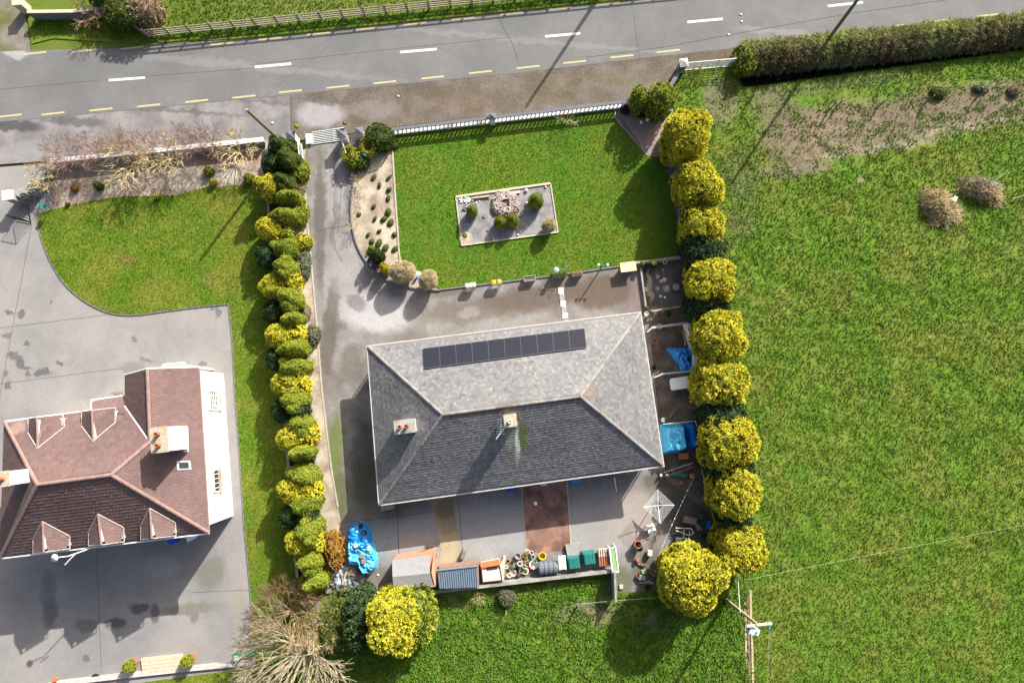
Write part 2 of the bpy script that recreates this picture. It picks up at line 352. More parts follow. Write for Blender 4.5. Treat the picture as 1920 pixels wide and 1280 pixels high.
mat('dusk_gravel',grain=0.15,c1=(.3,.23,.19),c2=(.22,.165,.14),scale=7,rough=.95,bump=.015,bscale=24)
mat('slate_gravel',grain=0.12,c1=(.19,.185,.185),c2=(.28,.275,.27),scale=12,rough=.9,bump=.02,bscale=30,c3=(.15,.145,.15),s3=1.2)
mat('soil',grain=0.25,c1=(.14,.105,.075),c2=(.20,.16,.12),scale=3,rough=1,bump=.03,bscale=10,c3=(.09,.07,.05),s3=.7)
mat('ditch_water',(.01,.013,.016),rough=.08,spec=.5)
gr=dict(rough=.9,spec=.12)
mat('lawn_soil',grain=0.18,c1=(.055,.135,.008),c2=(.085,.17,.014),scale=1.6,bump=.03,bscale=14,c3=(.11,.15,.015),s3=.35,**gr)
mat('lawn_grass',(.058,.15,.008),(.095,.20,.016),1.3,c3=(.125,.205,.02),s3=.3,trans=.25,**gr)
mat('mossy_soil',grain=0.18,c1=(.07,.14,.008),c2=(.11,.165,.015),scale=1.2,bump=.03,bscale=14,c3=(.15,.165,.022),s3=.4,blobs=[(243,488,22,14,0,(.17,.12,.04),.6),(395,525,20,16,0,(.2,.17,.05),.6)],**gr)
mat('mossy_grass',(.072,.155,.01),(.12,.2,.018),1.1,c3=(.15,.215,.024),s3=.4,trans=.25,**gr)
mat('field_soil',grain=0.28,c1=(.07,.14,.012),c2=(.095,.165,.017),scale=1.5,bump=.05,bscale=8,c3=(.13,.15,.025),s3=.28,
    blobs=[(1500,260,90,70,6,(.15,.112,.078),.9),(1600,240,140,60,8,(.18,.135,.098),.9),(1740,215,130,58,10,(.15,.115,.082),.9),(1870,195,120,54,8,(.16,.125,.09),.9),(1640,280,140,10,9,(.24,.19,.145),.7),(1800,240,110,8,12,(.25,.2,.15),.7),(1490,320,80,18,6,(.16,.13,.095),.8),(1450,200,50,50,0,(.13,.115,.07),.7),(1560,160,200,14,8,(.12,.11,.06),.6),(1350,190,40,60,0,(.15,.12,.085),.7),(1390,330,40,70,0,(.10,.10,.05),.6),
           (1390,420,28,40,0,(.12,.11,.06),.6),(1100,1150,80,26,0,(.17,.13,.09),.8),(1230,1170,50,20,0,(.13,.10,.07),.7),(840,1130,60,20,0,(.09,.085,.03),.7),(1130,1105,16,30,0,(.16,.13,.09),.7),(1612,337,10,8,0,(.3,.27,.15),.8)],**gr)
mat('field_grass',(.085,.175,.015),(.12,.22,.024),1.6,c3=(.15,.215,.03),s3=.33,trans=.25,w3=(.48,.66),**gr)
mat('weed_green',(.075,.18,.018),(.13,.25,.03),2.5,trans=.25,**gr)
mat('base_ground',(.06,.11,.01),(.09,.13,.015),.6,bump=.05,bscale=5,c3=(.12,.14,.03),s3=.08,**gr)
mat('coping_dark',(.085,.092,.105),(.12,.127,.14),5,.7,.004); mat('coping_light',(.5,.47,.43),(.35,.31,.28),6,.8,.005)
mat('concrete',(.25,.245,.235),(.33,.32,.3),5,.85,.005,c3=(.2,.19,.16),s3=1.2); mat('concrete_dark',(.12,.118,.112),(.17,.165,.155),4,.9,.006)
mat('cream_stone',(.5,.44,.32),(.38,.33,.24),6,.9,.006); mat('kerb_cream',(.42,.38,.30),(.3,.26,.2),4,.9,.008)
mat('white_paint',(.8,.8,.78),(.72,.72,.69),4,.6); mat('white_plastic',(.78,.78,.76),rough=.4)
mat('render_white',(.78,.77,.73),(.7,.69,.66),3,.8,.003); mat('fascia',(.45,.42,.39),(.33,.3,.28),3,.7)
mat('slate',(1,1,1),(.86,.86,.87),5,.62,.003,60,c3=(1.12,1.1,1.07),s3=.35,tone=[(0,(.06,.06,.063)),(.5,(.128,.128,.13)),(1,(.22,.216,.21))],spec=.5,speck=(9,.68,(.30,.29,.27),.6),
    blobs=[(1050,752,60,5,8,(.12,.085,.02),.7),(900,775,60,4,8,(.10,.085,.02),.6),(968,832,5,34,0,(.5,.5,.45),1),(955,818,8,24,0,(.22,.22,.17),.8),(978,815,8,30,0,(.09,.12,.02),.95),(962,855,12,22,0,(.12,.12,.09),.6),(1090,735,14,10,40,(.2,.13,.07),.5)],warp=.25)
mat('roof_tile',(1,1,1),(.8,.8,.8),2.5,.75,.003,50,c3=(1.1,1.05,1.02),s3=.3,tone=[(0,(.105,.068,.064)),(.5,(.138,.088,.082)),(1,(.172,.112,.104))],spec=.3,
    blobs=[(190,745,70,7,8,(.34,.24,.2),.55),(130,800,16,14,0,(.30,.22,.18),.5),(30,800,8,30,-25,(.3,.22,.18),.5),(130,835,40,10,10,(.12,.08,.07),.6),(20,840,10,20,0,(.08,.09,.05),.6),(30,920,22,60,-10,(.10,.10,.06),.5)],warp=.4)
mat('ridge_grey',(.2,.2,.2),(.26,.255,.25),3,.8,.004,c3=(.16,.12,.09),s3=.9); mat('ridge_red',(.27,.18,.155),(.2,.125,.11),3,.8)
mat('flashing',(.4,.42,.42),rough=.5,metal=.3)
mat('panel_glass',(.012,.014,.022),(.016,.018,.028),30,.3,spec=.25); mat('panel_frame',(.03,.03,.035),rough=.4,metal=.6); mat('panel_edge',(.10,.10,.11),rough=.5,metal=.5)
mat('window_glass',(.03,.035,.04),rough=.08,spec=.6); mat('black_metal',(.02,.02,.022),rough=.5,metal=.4); mat('steel',(.45,.46,.47),rough=.4,metal=.7)
mat('lichen_cap',(.45,.42,.36),(.2,.19,.13),9,.9,.01,c3=(.36,.27,.12),s3=3,w3=(.5,.62))
mat('wood_fence',(.42,.36,.27),(.3,.26,.2),8,.85,.004); mat('wood_dark',(.15,.11,.075),(.22,.16,.11),8,.85,.004); mat('wood_orange',(.52,.27,.17),(.42,.21,.13),7,.75,.003,stretch=(1,1,8))
mat('post_grey',(.2,.185,.155),(.14,.13,.11),8,.9,.004); mat('pole_wood',(.17,.16,.10),(.12,.12,.06),4,.85,.004,stretch=(6,6,.6)); mat('pole_tan',(.42,.33,.2),(.34,.26,.16),6,.85,.004)
mat('felt_grey',(.22,.22,.225),(.27,.27,.27),4,.9,.003); mat('blue_steel',(.12,.17,.22),(.15,.2,.25),3,.45,metal=.3,spec=.5); mat('rust_tan',(.3,.2,.14),(.22,.13,.09),5,.85)
mat('terracotta',(.36,.13,.07),(.28,.10,.055),6,.8); mat('terra_orange',(.55,.17,.07),(.45,.14,.06),5,.8); mat('pink_cream',(.72,.55,.46),(.6,.42,.34),4,.8)
mat('tarp_blue',(.0,.17,.55),(.01,.25,.62),3,.35,.01,18,spec=.6); mat('tarp_cyan',(.02,.32,.62),(.10,.48,.72),2.5,.3,.008,14,spec=.6); mat('tarp_navy',(.0,.10,.35),(.0,.13,.42),3,.45)  # cyan holds the sunlit look of blue tarpaulin, navy its shaded half
mat('tarp_grey',(.25,.28,.31),(.4,.43,.46),3,.45,.012,14,c3=(.06,.07,.08),s3=1.6,spec=.5)
mat('bin_green',(.015,.14,.12),(.02,.17,.15),5,.5); mat('tank_grey',(.10,.115,.14),(.14,.155,.18),4,.5); mat('bright_blue',(.01,.06,.6),rough=.4); mat('pale_green',(.18,.3,.12),(.23,.36,.16),5,.6)
mat('yellow_board',(.7,.6,.25),(.75,.66,.33),4,.7); mat('red_plastic',(.5,.02,.03),rough=.5); mat('yellow_plastic',(.6,.42,.03),rough=.5); mat('black_plastic',(.025,.025,.027),rough=.5); mat('green_plastic',(.02,.22,.12),rough=.5)
mat('wire',(.4,.42,.38),rough=.5,metal=.3); mat('rope_white',(.6,.62,.6),rough=.8); mat('pale_tape',(.4,.45,.3),rough=.6); mat('glass_green',(.05,.3,.27),rough=.15,spec=.6); mat('insul_blue',(.35,.5,.62),(.6,.65,.68),8,.5)
mat('stone_pink',(.32,.25,.22),(.22,.18,.16),4,.9,.01,c3=(.45,.38,.33),s3=3); mat('pebble_white',(.7,.7,.66),(.55,.55,.5),6,.8); mat('stone_grey',(.2,.2,.19),(.3,.29,.27),5,.9,.01)
FT=dict(rough=.75,spec=.2,trans=.2)
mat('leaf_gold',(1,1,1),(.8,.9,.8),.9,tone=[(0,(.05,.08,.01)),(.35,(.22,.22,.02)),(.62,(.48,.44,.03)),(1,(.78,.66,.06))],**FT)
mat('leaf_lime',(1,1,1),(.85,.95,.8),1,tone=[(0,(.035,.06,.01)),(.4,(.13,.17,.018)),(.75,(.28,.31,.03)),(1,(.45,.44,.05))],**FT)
mat('leaf_clipped',(1,1,1),(.85,.92,.8),1.2,tone=[(0,(.04,.065,.01)),(.4,(.17,.225,.022)),(.75,(.32,.37,.035)),(1,(.50,.46,.06))],**FT)
mat('leaf_dark',(1,1,1),(.8,.9,.8),2,tone=[(0,(.012,.026,.01)),(.5,(.035,.07,.022)),(1,(.11,.16,.06))],**FT)
mat('leaf_olive',(1,1,1),(.85,.9,.8),1.2,tone=[(0,(.02,.04,.008)),(.45,(.075,.105,.018)),(1,(.18,.21,.04))],**FT)
mat('leaf_grey',(1,1,1),(.85,.9,.85),2,tone=[(0,(.04,.045,.025)),(.5,(.12,.13,.075)),(1,(.26,.26,.16))],**FT)
mat('leaf_orange',(1,1,1),(.85,.8,.8),3,tone=[(0,(.10,.07,.015)),(.5,(.30,.17,.03)),(1,(.5,.28,.06))],**FT)
mat('leaf_brown',(1,1,1),(.85,.85,.8),3,tone=[(0,(.11,.08,.045)),(.5,(.27,.2,.12)),(1,(.45,.35,.22))],**FT)
mat('leaf_purple',(1,1,1),(.85,.8,.85),3,tone=[(0,(.02,.008,.01)),(.5,(.09,.02,.035)),(1,(.17,.05,.06))],**FT)
mat('hedge_mix',(1,1,1),(.62,.55,.46),.5,tone=[(0,(.10,.085,.05)),(.4,(.23,.2,.11)),(.7,(.27,.29,.11)),(1,(.33,.42,.12))],rough=.85,spec=.15,trans=.15)
mat('twig_red',(.25,.14,.11),(.19,.11,.09),5,.8); mat('twig_tan',(.46,.37,.19),(.34,.26,.13),5,.8); mat('twig_brown',(.29,.19,.10),(.21,.135,.075),5,.8); mat('bark',(.15,.13,.09),(.22,.19,.14),6,.9,.01); mat('bark_pale',(.36,.31,.2),(.25,.21,.13),6,.85)
mat('flower_red',(.4,.03,.05),rough=.7); mat('flower_yellow',(.75,.55,.02),rough=.7); mat('flower_white',(.75,.75,.7),rough=.7)
# ---------------------------------------------------------------- the ground and the road
FIELD=[(p.x,p.y) for p in UP([(1262,150),(1268,290),(1282,480),(1312,850),(1335,1010),(1250,1100),(1150,1112),(1148,1085),(830,1106),(650,1130),(560,1150),(470,1190),(478,1270),(480,1560),(2300,1560),(2300,-20),(1930,45),(1500,98),(1372,112),(1290,128)])]
road_n=[(-500,152),(0,97),(240,90),(300,82),(480,72),(960,22),(1200,-4),(2400,-128)]
road_s=[(-500,272),(0,229),(480,184),(960,138),(1270,102),(1440,84),(1920,30),(2400,-24)]
bx=[p[0] for p in FIELD];by=[p[1] for p in FIELD]
def base_ground():
    def x_in(q): return all(14.5<p[0]<51 and p[1]>14.5 for p in q)
    def cut(x,y): return x<51 and y>-33 and pip(FIELD,np.array([x]),np.array([y]))[0]
    ax=np.concatenate([np.linspace(-700,-80,12),np.arange(-78,78,2.0),np.linspace(80,700,12)])
    V=[];F=[];n=len(ax)
    for y in ax:
        for x in ax: V.append((x,y,-.16))
    for j in range(n-1):
        for i in range(n-1):
            q=[(ax[i],ax[j]),(ax[i+1],ax[j]),(ax[i+1],ax[j+1]),(ax[i],ax[j+1])]
            if ax[i+1]-ax[i]<5 and (all(cut(*p) for p in q) or (x_in(q) and any(cut(*p) for p in q))): continue
            F.append((j*n+i,j*n+i+1,(j+1)*n+i+1,(j+1)*n+i))
    me=bpy.data.meshes.new('ground'); me.from_pydata(V,[],F); o=link('ground',me,'base_ground'); o['kind']='structure'
base_ground()
sheet('verge_bank','mossy_soil',[(1360,92),(1440,83),(1920,28),(2700,-60),(2700,-30),(1930,50),(1500,102),(1372,116),(1350,116)],-.03,thick=.5)
road=MB().prism([(p.x,p.y) for p in UP(road_n+road_s[::-1])],-.14,.012).obj('road','asphalt'); road['kind']='structure'
sheet('shoulder','shoulder_grey',[(-500,262),(546,160),(546,262),(505,262),(110,300),(-500,345)],.0)
sheet('shoulder','shoulder_brown',[(546,160),(960,120),(1270,90),(1445,76),(1420,112),(1300,128),(1255,160),(1185,186),(735,238),(700,262),(546,262)],.004)
sheet('verge','base_ground',[(-500,-300),(-30,-300),(40,-60),(60,100),(235,100),(300,90),(480,80),(960,30),(1200,4),(1500,-40),(1500,-400)],-.02)
sheet('lane','lane_dirt',[(-500,-200),(70,-200),(48,40),(60,110),(-500,170)],-.01)
def dash(px0,py0,px1,py1,wd,m,name):
    a=U(px0,py0);b=U(px1,py1); me=MB().wall([(a.x,a.y),(b.x,b.y)],wd,.008,.018)
    me.obj(name,m,road)
for x0,y0,x1,y1 in [(204,151,272,146),(478,126,546,120),(750,98.5,819,92.5),(1022,69,1088,63),(1289,42,1355,36),(1552,12,1618,5),(-70,176,-2,171)]: dash(x0,y0,x1,y1,.2,'road_white','centre_dash')
for a in [(-92,223),(-2,219.5),(78,215.5),(168,208),(257.5,200.5),(347.5,192),(436,184),(523,174),(612,165.5),(700,157),(790,148),(879.5,138),(969,128.5),(1056,119),(1144.5,108.5),(1231.5,98.5),(1744,41.5),(1831,31.5)]:
    dash(a[0],a[1],a[0]+43,a[1]-4.6,.14,'road_yellow','edge_dash')
dash(1680,49,1700,46.5,.14,'road_yellow','edge_dash')
for a in [(44,102.5),(135,98),(226,92.5),(314,83)]+[(485+90.5*i,75-9.4*i) for i in range(-1,9)]: dash(a[0],a[1],a[0]+43,a[1]-4.6,.14,'road_yellow','edge_dash')
g0=np.random.default_rng(3)
sheet('verge_bank','mossy_soil',[(275,62),(520,48),(960,6),(1250,-22),(1250,-6),(960,21),(480,71),(300,80)],.06)
grass_tufts('verge_grass','weed_green',[(p.x,p.y) for p in UP([(272,60),(520,47),(960,6),(1250,-22),(1250,-10),(960,17),(480,66),(300,76)])],70,.22,.05,4,1,.06)
grass_tufts('verge_grass','mossy_grass',[(p.x,p.y) for p in UP([(285,-60),(345,-60),(1400,-120),(1400,-40),(960,2),(520,42),(275,56)])],45,.14,.05,4,2,-.02)
sheet('verge_bank','mossy_soil',[(62,35),(225,25),(275,62),(260,80),(190,78),(100,72),(60,82)],.05)
grass_tufts('verge_grass','mossy_grass',[(p.x,p.y) for p in UP([(62,35),(225,25),(275,62),(260,78),(190,74),(100,66),(65,74)])],50,.14,.05,4,21,.05)
# ---------------------------------------------------------------- yards, lawns and beds
yardp=[(572,270),(645,262),(700,262),(735,245),(1275,190),(1262,250),(1283,480),(1312,860),(1338,1010),(1250,1110),(1150,1115),(1144,1066),(820,1104),(700,1106),(612,1112),(600,1090),(590,800),(572,400)]
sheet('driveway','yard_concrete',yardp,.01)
curve=catmull([(738,262),(737,290),(741,360),(746,430),(751,488),(768,508),(800,530),(824,541)],5)
lawnp=curve+[(900,532),(1060,512),(1165,497),(1281,481),(1272,430),(1258,360),(1245,292),(1215,292),(1153,222),(1150,196),(742,240)]
sheet('lawn','lawn_soil',lawnp,.06)
LP=[(p.x,p.y) for p in UP(lawnp,.06)]
bedq=[(855,370),(1032,345),(1046,436),(866,461)]; BQ=[(p.x,p.y) for p in UP(bedq,.06)]
grass_tufts('lawn_grass','lawn_grass',LP,170,.06,.03,3,5,.06,avoid=(BQ,))
nl=catmull([(70,400),(76,440),(95,490),(120,530),(155,562),(200,585),(245,591),(300,585),(360,577),(429,570)],4)
nlawn=nl+[(437,650),(441,740),(450,860),(458,980),(470,1110),(476,1190),(560,1180),(600,1110),(560,1060),(544,880),(520,563),(503,340),(470,345),(380,352),(330,366),(235,368),(200,372),(140,382)]
sheet('paving','paving_grey',[(-600,360),(95,306),(505,262),(520,563),(562,1080),(600,1120),(560,1560),(-600,1560)],.0)
sheet('lawn','mossy_soil',nlawn,.06); NLW=[(p.x,p.y) for p in UP(nlawn,.06)]
grass_tufts('lawn_grass','mossy_grass',NLW,170,.065,.03,3,6,.06)
nbot=[(250,1281),(480,1250),(560,1180),(640,1130),(640,1500),(250,1500),(20,1310)]
sheet('lawn','mossy_soil',nbot,.05); grass_tufts('lawn_grass','mossy_grass',[(p.x,p.y) for p in UP(nbot,.05)],80,.08,.035,3,7,.05)
sheet('gravel_bed','tan_gravel',[(110,312),(500,270),(503,340),(470,349),(380,356),(330,370),(235,372),(200,376),(100,395),(95,350)],.045)
side_bed=[(572,280),(575,400),(583,480),(590,560),(597,640),(603,720),(612,800),(622,880),(634,950),(640,985),(625,1010),(612,1090),(600,1100),(560,1085),(544,880),(520,563),(503,300)]
sheet('gravel_bed','cream_gravel',side_bed,.05)
outer=catmull([(690,300),(668,330),(659,370),(659,410),(668,455),(690,495),(720,522),(760,537),(800,543),(826,544)],5)
sheet('gravel_bed','cream_gravel',outer+[(800,532),(768,510),(750,489),(745,430),(740,360),(736,290),(738,250),(700,270)],.05)
sheet('gravel_bed','dusk_gravel',[(1153,200),(1262,195),(1262,250),(1245,296),(1213,292)],.075)
sheet('gravel_bed','slate_gravel',bedq,.10)
sheet('side_path','side_paving',[(1205,492),(1281,483),(1312,860),(1330,960),(1250,900),(1242,850)],.03)
sheet('paved_strip','red_paving',[(977,905),(1063,898),(1071,1031),(988,1036)],.03)
sheet('sand_path','sand_path',[(812,940),(848,935),(858,1000),(861,1040),(845,1060),(823,1062),(826,1030),(818,985)],.032)
# kerbs
def wallpix(name,m,pix,wd,z0,z1,label=None,cat=None,closed=False,struct=False,z=0,group=None):
    P=[(p.x,p.y) for p in UP(pix,z)]; c=P[0]
    mb=MB().wall(P,wd,z0,z1,closed)
    if struct: o=mb.obj(name,m); o['kind']='structure'; return o
    return mb.top(name,m,label,cat,(c[0],c[1],z0),group)
wallpix('kerb','concrete_dark',outer,.10,-.05,.16,struct=True)
wallpix('kerb','kerb_cream',curve[3:-2],.12,-.05,.12,struct=True)
wallpix('kerb','concrete_dark',[(826,543),(900,534),(1060,514),(1165,499)],.10,-.05,.12,struct=True)
wallpix('kerb','concrete_dark',nl+[(436,640),(441,740),(450,860),(458,980),(470,1110),(476,1195)],.08,-.05,.075,struct=True)
wallpix('kerb','kerb_cream',[(571,330),(575,400),(583,480),(590,560),(597,640),(603,720),(612,800),(622,880),(634,950)],.09,-.05,.10,struct=True)
wallpix('kerb','concrete',[(1153,198),(1153,222),(1213,292)],.08,-.05,.11,struct=True)
wallpix('kerb','kerb_cream',[(977,905),(988,1036)],.05,-.05,.045,struct=True); wallpix('kerb','kerb_cream',[(1063,898),(1071,1031)],.08,-.05,.045,struct=True)
# the field: one displaced sheet with the ditch cut into it
D0=U(1392,150); D1=U(2300,28); DD=(D1-D0).normalized()
def ditch(x,y):
    a=(x-D0.x)*DD.x+(y-D0.y)*DD.y; b=-(x-D0.x)*DD.y+(y-D0.y)*DD.x
    w_=np.exp(-((b-.25)/.75)**4)*np.clip((a+.4)/.8,0,1); return w_
def field_z(x,y):
    z=.02+.10*vnoise(x,y,.75,1)+.06*vnoise(x,y,.33,2)+.10*vnoise(x*.9+y*.5,y,2.6,3)-.06
    return np.maximum(z,-.03)-1.15*ditch(x,y)
def field():
    st=.17; xs=np.arange(min(bx),min(max(bx),52),st); ys=np.arange(max(min(by),-34),max(by),st); X,Y=np.meshgrid(xs,ys)
    Z=field_z(X,Y); V=np.stack([X,Y,Z],-1).reshape(-1,3); n=len(xs)
    cx=(X[:-1,:-1]+st/2).ravel();cy=(Y[:-1,:-1]+st/2).ravel(); k=pip(FIELD,cx,cy)
    I=(np.arange(len(ys)-1)[:,None]*n+np.arange(n-1)[None]).ravel()[k]
    F=np.stack([I,I+1,I+1+n,I+n],1); me=npmesh('field',V,F,smooth=True); o=link('field',me,'field_soil'); o['kind']='structure'
field()
a=D0-DD*.2; b=D1; mb=MB(); nn=Vector((-DD.y,DD.x,0)); mb.add([a-nn*1.3-Vector((0,0,.75)),b-nn*1.3-Vector((0,0,.75)),b+nn*1.6-Vector((0,0,.75)),a+nn*1.6-Vector((0,0,.75))],[(0,1,2,3)])
o=mb.obj('ditch_water','ditch_water'); o['kind']='structure'
bare=[[(p.x,p.y) for p in UP(q)] for q in ([(1410,180),(1560,165),(1800,150),(1920,150),(1920,175),(1840,225),(1700,300),(1480,330),(1420,320)],[(1075,1110),(1148,1118),(1235,1135),(1230,1170),(1100,1170)],[(1300,140),(1370,140),(1375,230),(1320,225)],[(790,1108),(900,1100),(900,1140),(800,1145)])]
def thin(x,y):
    t=np.ones(len(x))
    for q in bare: t=np.where(pip(q,x,y),np.where(vnoise(x,y,.7,9)>.55,.95,.22),t)
    t=t*(1-.9*ditch(x,y)); return t*np.clip(.8+.7*(vnoise(x,y,.45,11)-.4),.3,1)
FI=[(min(p[0],44),max(p[1],-32)) for p in FIELD]
grass_tufts('field_grass','field_grass',FI,75,.12,.045,4,8,zf=field_z,thin=thin,lean=.8)
rough=[(p.x,p.y) for p in UP([(640,1130),(830,1110),(1145,1085),(1148,1112),(1250,1110),(1345,1060),(1400,1090),(1410,1560),(560,1560),(600,1250)])]
grass_tufts('rough_grass','weed_green',rough,42,.2,.07,4,9,zf=field_z,thin=thin,lean=.8)

mat('leaf_straw',(1,1,1),(.85,.82,.72),2,tone=[(0,(.14,.12,.06)),(.5,(.42,.34,.21)),(1,(.66,.58,.38))],**FT); mat('crack_line',(.06,.06,.06))
def crack(pix,wd,z,parent=None,name='crack'):
    o=MB().wall([(p.x,p.y) for p in UP(pix)],wd,z-.01,z).obj(name,'crack_line',parent)
    if parent is None: o['kind']='structure'
for q,wd in (([(935,35),(948,60),(962,85),(972,118)],.05),([(1188,20),(1192,60),(1200,112)],.04),([(1100,108),(1250,88),(1400,60),(1600,25),(1920,-20)],.05),([(0,168),(250,145),(480,128)],.03),([(470,122),(700,96),(960,70)],.03)): crack(q,wd,.0165,road)
for q,wd,z in (([(545,165),(546,262)],.06,.0085),([(590,432),(640,425),(660,420)],.05,.0145),([(625,440),(630,470),(642,490)],.04,.0145),([(640,355),(636,410),(632,440)],.03,.0145),([(745,945),(748,1040)],.05,.0145),([(860,940),(868,1040)],.04,.0145),([(640,980),(820,958)],.04,.0145),([(650,1040),(735,1030)],.03,.0145)): crack(q,wd,z,None,'joint')
for q in ([(-200,640),(0,615),(200,590)],[(-300,760),(-20,722),(230,690)],[(360,1110),(470,1105)],[(180,1010),(190,1250)],[(60,420),(-30,900)]): crack(q,.03,.0045,None,'joint')
# ---------------------------------------------------------------- roofs
def plane_of(P):
    n=Vector((0,0,0)); m=len(P)
    for i in range(m):
        a=P[i];b=P[(i+1)%m]; n+=Vector(((a.y-b.y)*(a.z+b.z),(a.z-b.z)*(a.x+b.x),(a.x-b.x)*(a.y+b.y)))
    n.normalize()
    if n.z<0: n=-n
    c=sum(P,Vector((0,0,0)))/m; return c,n
def slates(name,m,P,parent,course=.2,width=.2,thick=.022,seed=1,jit=.35):
    """real courses of slates, each with its own butt edge, over one roof slope"""
    c,n=plane_of(P); up=(Vector((0,0,1))-n*n.z).normalized(); rt=up.cross(n)
    Q=[((p-c).dot(rt),(p-c).dot(up)) for p in P]; r=random.Random(seed)
    b0=min(q[1] for q in Q);b1=max(q[1] for q in Q)
    def span(b):
        xs=[]
        for i in range(len(Q)):
            (x1,y1),(x2,y2)=Q[i],Q[(i+1)%len(Q)]
            if (y1>b)!=(y2>b): xs.append(x1+(x2-x1)*(b-y1)/(y2-y1))
        return (min(xs),max(xs)) if len(xs)>1 else None
    V=[];F=[];T=[]
    def W(a,b,h): v=c+rt*a+up*b+n*h; return (v.x,v.y,v.z)
    nr=max(1,round((b1-b0)/course)); ch=(b1-b0)/nr
    for j in range(nr):
        lo=b0+j*ch;hi=lo+ch; s0=span(lo+1e-3);s1=span(hi-1e-3)
        if not s0 or not s1: continue
        a0=min(s0[0],s1[0]);a1=max(s0[1],s1[1]); x=a0-(width*.5 if j%2 else 0)-r.random()*.03
        rowt=r.gauss(0,.04)
        while x<a1:
            e=x+width; g=.006
            l0=max(x+g,s0[0]);l1=min(e-g,s0[1]);h0=max(x+g,s1[0]);h1=min(e-g,s1[1]); x=e
            if l1-l0<.01 and h1-h0<.01: continue
            if l1<l0: l0=l1=(l0+l1)/2
            if h1<h0: h0=h1=min(max((h0+h1)/2,s1[0]),s1[1])
            t=thick*(1+r.uniform(-.2,jit)); d=r.uniform(-.006,.006); o=len(V)
            V+=[W(l0,lo+d,t),W(l1,lo+d,t),W(h1,hi,.004),W(h0,hi,.004),W(l0,lo+d,-.01),W(l1,lo+d,-.01)]
            F+=[(o,o+1,o+2,o+3),(o+4,o+5,o+1,o)]; tt=min(1,max(0,r.gauss(.5,.13)+rowt)); T+=[tt]*6
    me=bpy.data.meshes.new(name); off=parent_off(parent); me.from_pydata([(v[0]-off[0],v[1]-off[1],v[2]-off[2]) for v in V],[],F)
    at=me.attributes.new('tone','FLOAT','POINT'); at.data.foreach_set('value',T)
    o=link(name,me,m,parent); o['kind']='stuff'
    return c,n
def ridge_caps(a,b,m,parent,seg=.46,r=.105,white=None):
    d=b-a; k=max(1,round(d.length/seg)); q=d.to_track_quat('Y','Z'); L=d.length/k; key='ridge_tile_%s_%.2f'%(m,L)
    me=bpy.data.meshes.get(key)
    if me is None:
        V=[];F=[]
        for j,(y,rr) in enumerate(((-.5,1.06),(.5,.94))):
            for i in range(7):
                t=math.pi*(-.08+1.16*i/6); V.append((rr*r*math.cos(t),y*L*.985,rr*r*math.sin(t)*.75))
        F=[(i,i+1,i+8,i+7) for i in range(6)]+[tuple(range(6,-1,-1)),tuple(range(7,14))]
        me=bpy.data.meshes.new(key); me.from_pydata(V,[],F); me.update()
    off=parent_off(parent)
    for i in range(k):
        o=link('ridge_tile',me,m,parent); o.location=a+d*((i+.5)/k)-off; o.rotation_mode='QUATERNION'; o.rotation_quaternion=q
def window(parent,c,w_,h_,rz,cols=2,rows=2,m='white_paint'):
    """frame proud of the wall, glass and glazing bars as sub-parts"""
    rt=Vector((math.cos(rz),math.sin(rz),0)); nn=Vector((math.sin(rz),-math.cos(rz),0)); c=Vector(c)
    f=MB()
    for sx,sz,dx,dz in ((0,1,w_,.09),(0,-1,w_,.09),(1,0,.09,h_),(-1,0,.09,h_)):
        f.box(c+rt*sx*(w_/2-.045)+Vector((0,0,sz*(h_/2-.045)))+nn*.03,(dx if dx>.1 else .09,.09,dz if dz>.1 else .09),rz)
    fo=f.obj('window',m,parent)
    MB().box(c+nn*.012,(w_-.16,.03,h_-.16),rz).obj('pane','window_glass',fo)
    b=MB()
    for i in range(1,cols): b.box(c+rt*(-w_/2+w_*i/cols)+nn*.036,(.04,.03,h_-.17),rz)
    for i in range(1,rows): b.box(c+Vector((0,0,-h_/2+h_*i/rows))+nn*.042,(w_-.17,.03,.045),rz)
    if b.v: b.obj('glazing_bars',m,fo)
    MB().box(c+nn*.07-Vector((0,0,h_/2+.04)),(w_+.2,.2,.07),rz).obj('sill','concrete',fo)
def inset(P,d):
    c=sum(P,Vector((0,0,0)))/len(P); out=[]; n=len(P)
    for i in range(n):
        a=(P[i]-P[i-1]).normalized();b=(P[(i+1)%n]-P[i]).normalized()
        na=Vector((-a.y,a.x,0));nb=Vector((-b.y,b.x,0))
        if na.dot(c-P[i])<0: na=-na
        if nb.dot(c-P[i])<0: nb=-nb
        bis=(na+nb); out.append(P[i]+bis*(d/max(.3,1+na.dot(nb))))
    return out
def chimney(parent,px,py,ztop,w_,d_,zbot,m,cap,pots=((0,0),),rz=YAW,capm='concrete'):
    c=U(px,py,ztop); b=MB().box((c.x,c.y,(ztop+zbot)/2),(w_,d_,ztop-zbot),rz).obj('chimney',m,parent)
    MB().box((c.x,c.y,ztop+.04),(w_+.1,d_+.1,.1),rz).obj('chimney_cap',capm,b)
    for dx,dy in pots:
        x=c.x+dx*math.cos(rz)-dy*math.sin(rz);y=c.y+dx*math.sin(rz)+dy*math.cos(rz)
        MB().lathe([(.13,0),(.15,.05),(.12,.1),(.11,.32),(.14,.34),(.14,.38),(.09,.38),(.09,.2),(.001,.2)],(x,y,ztop+.09)).obj('chimney_pot',cap,b,smooth=True)
    return b
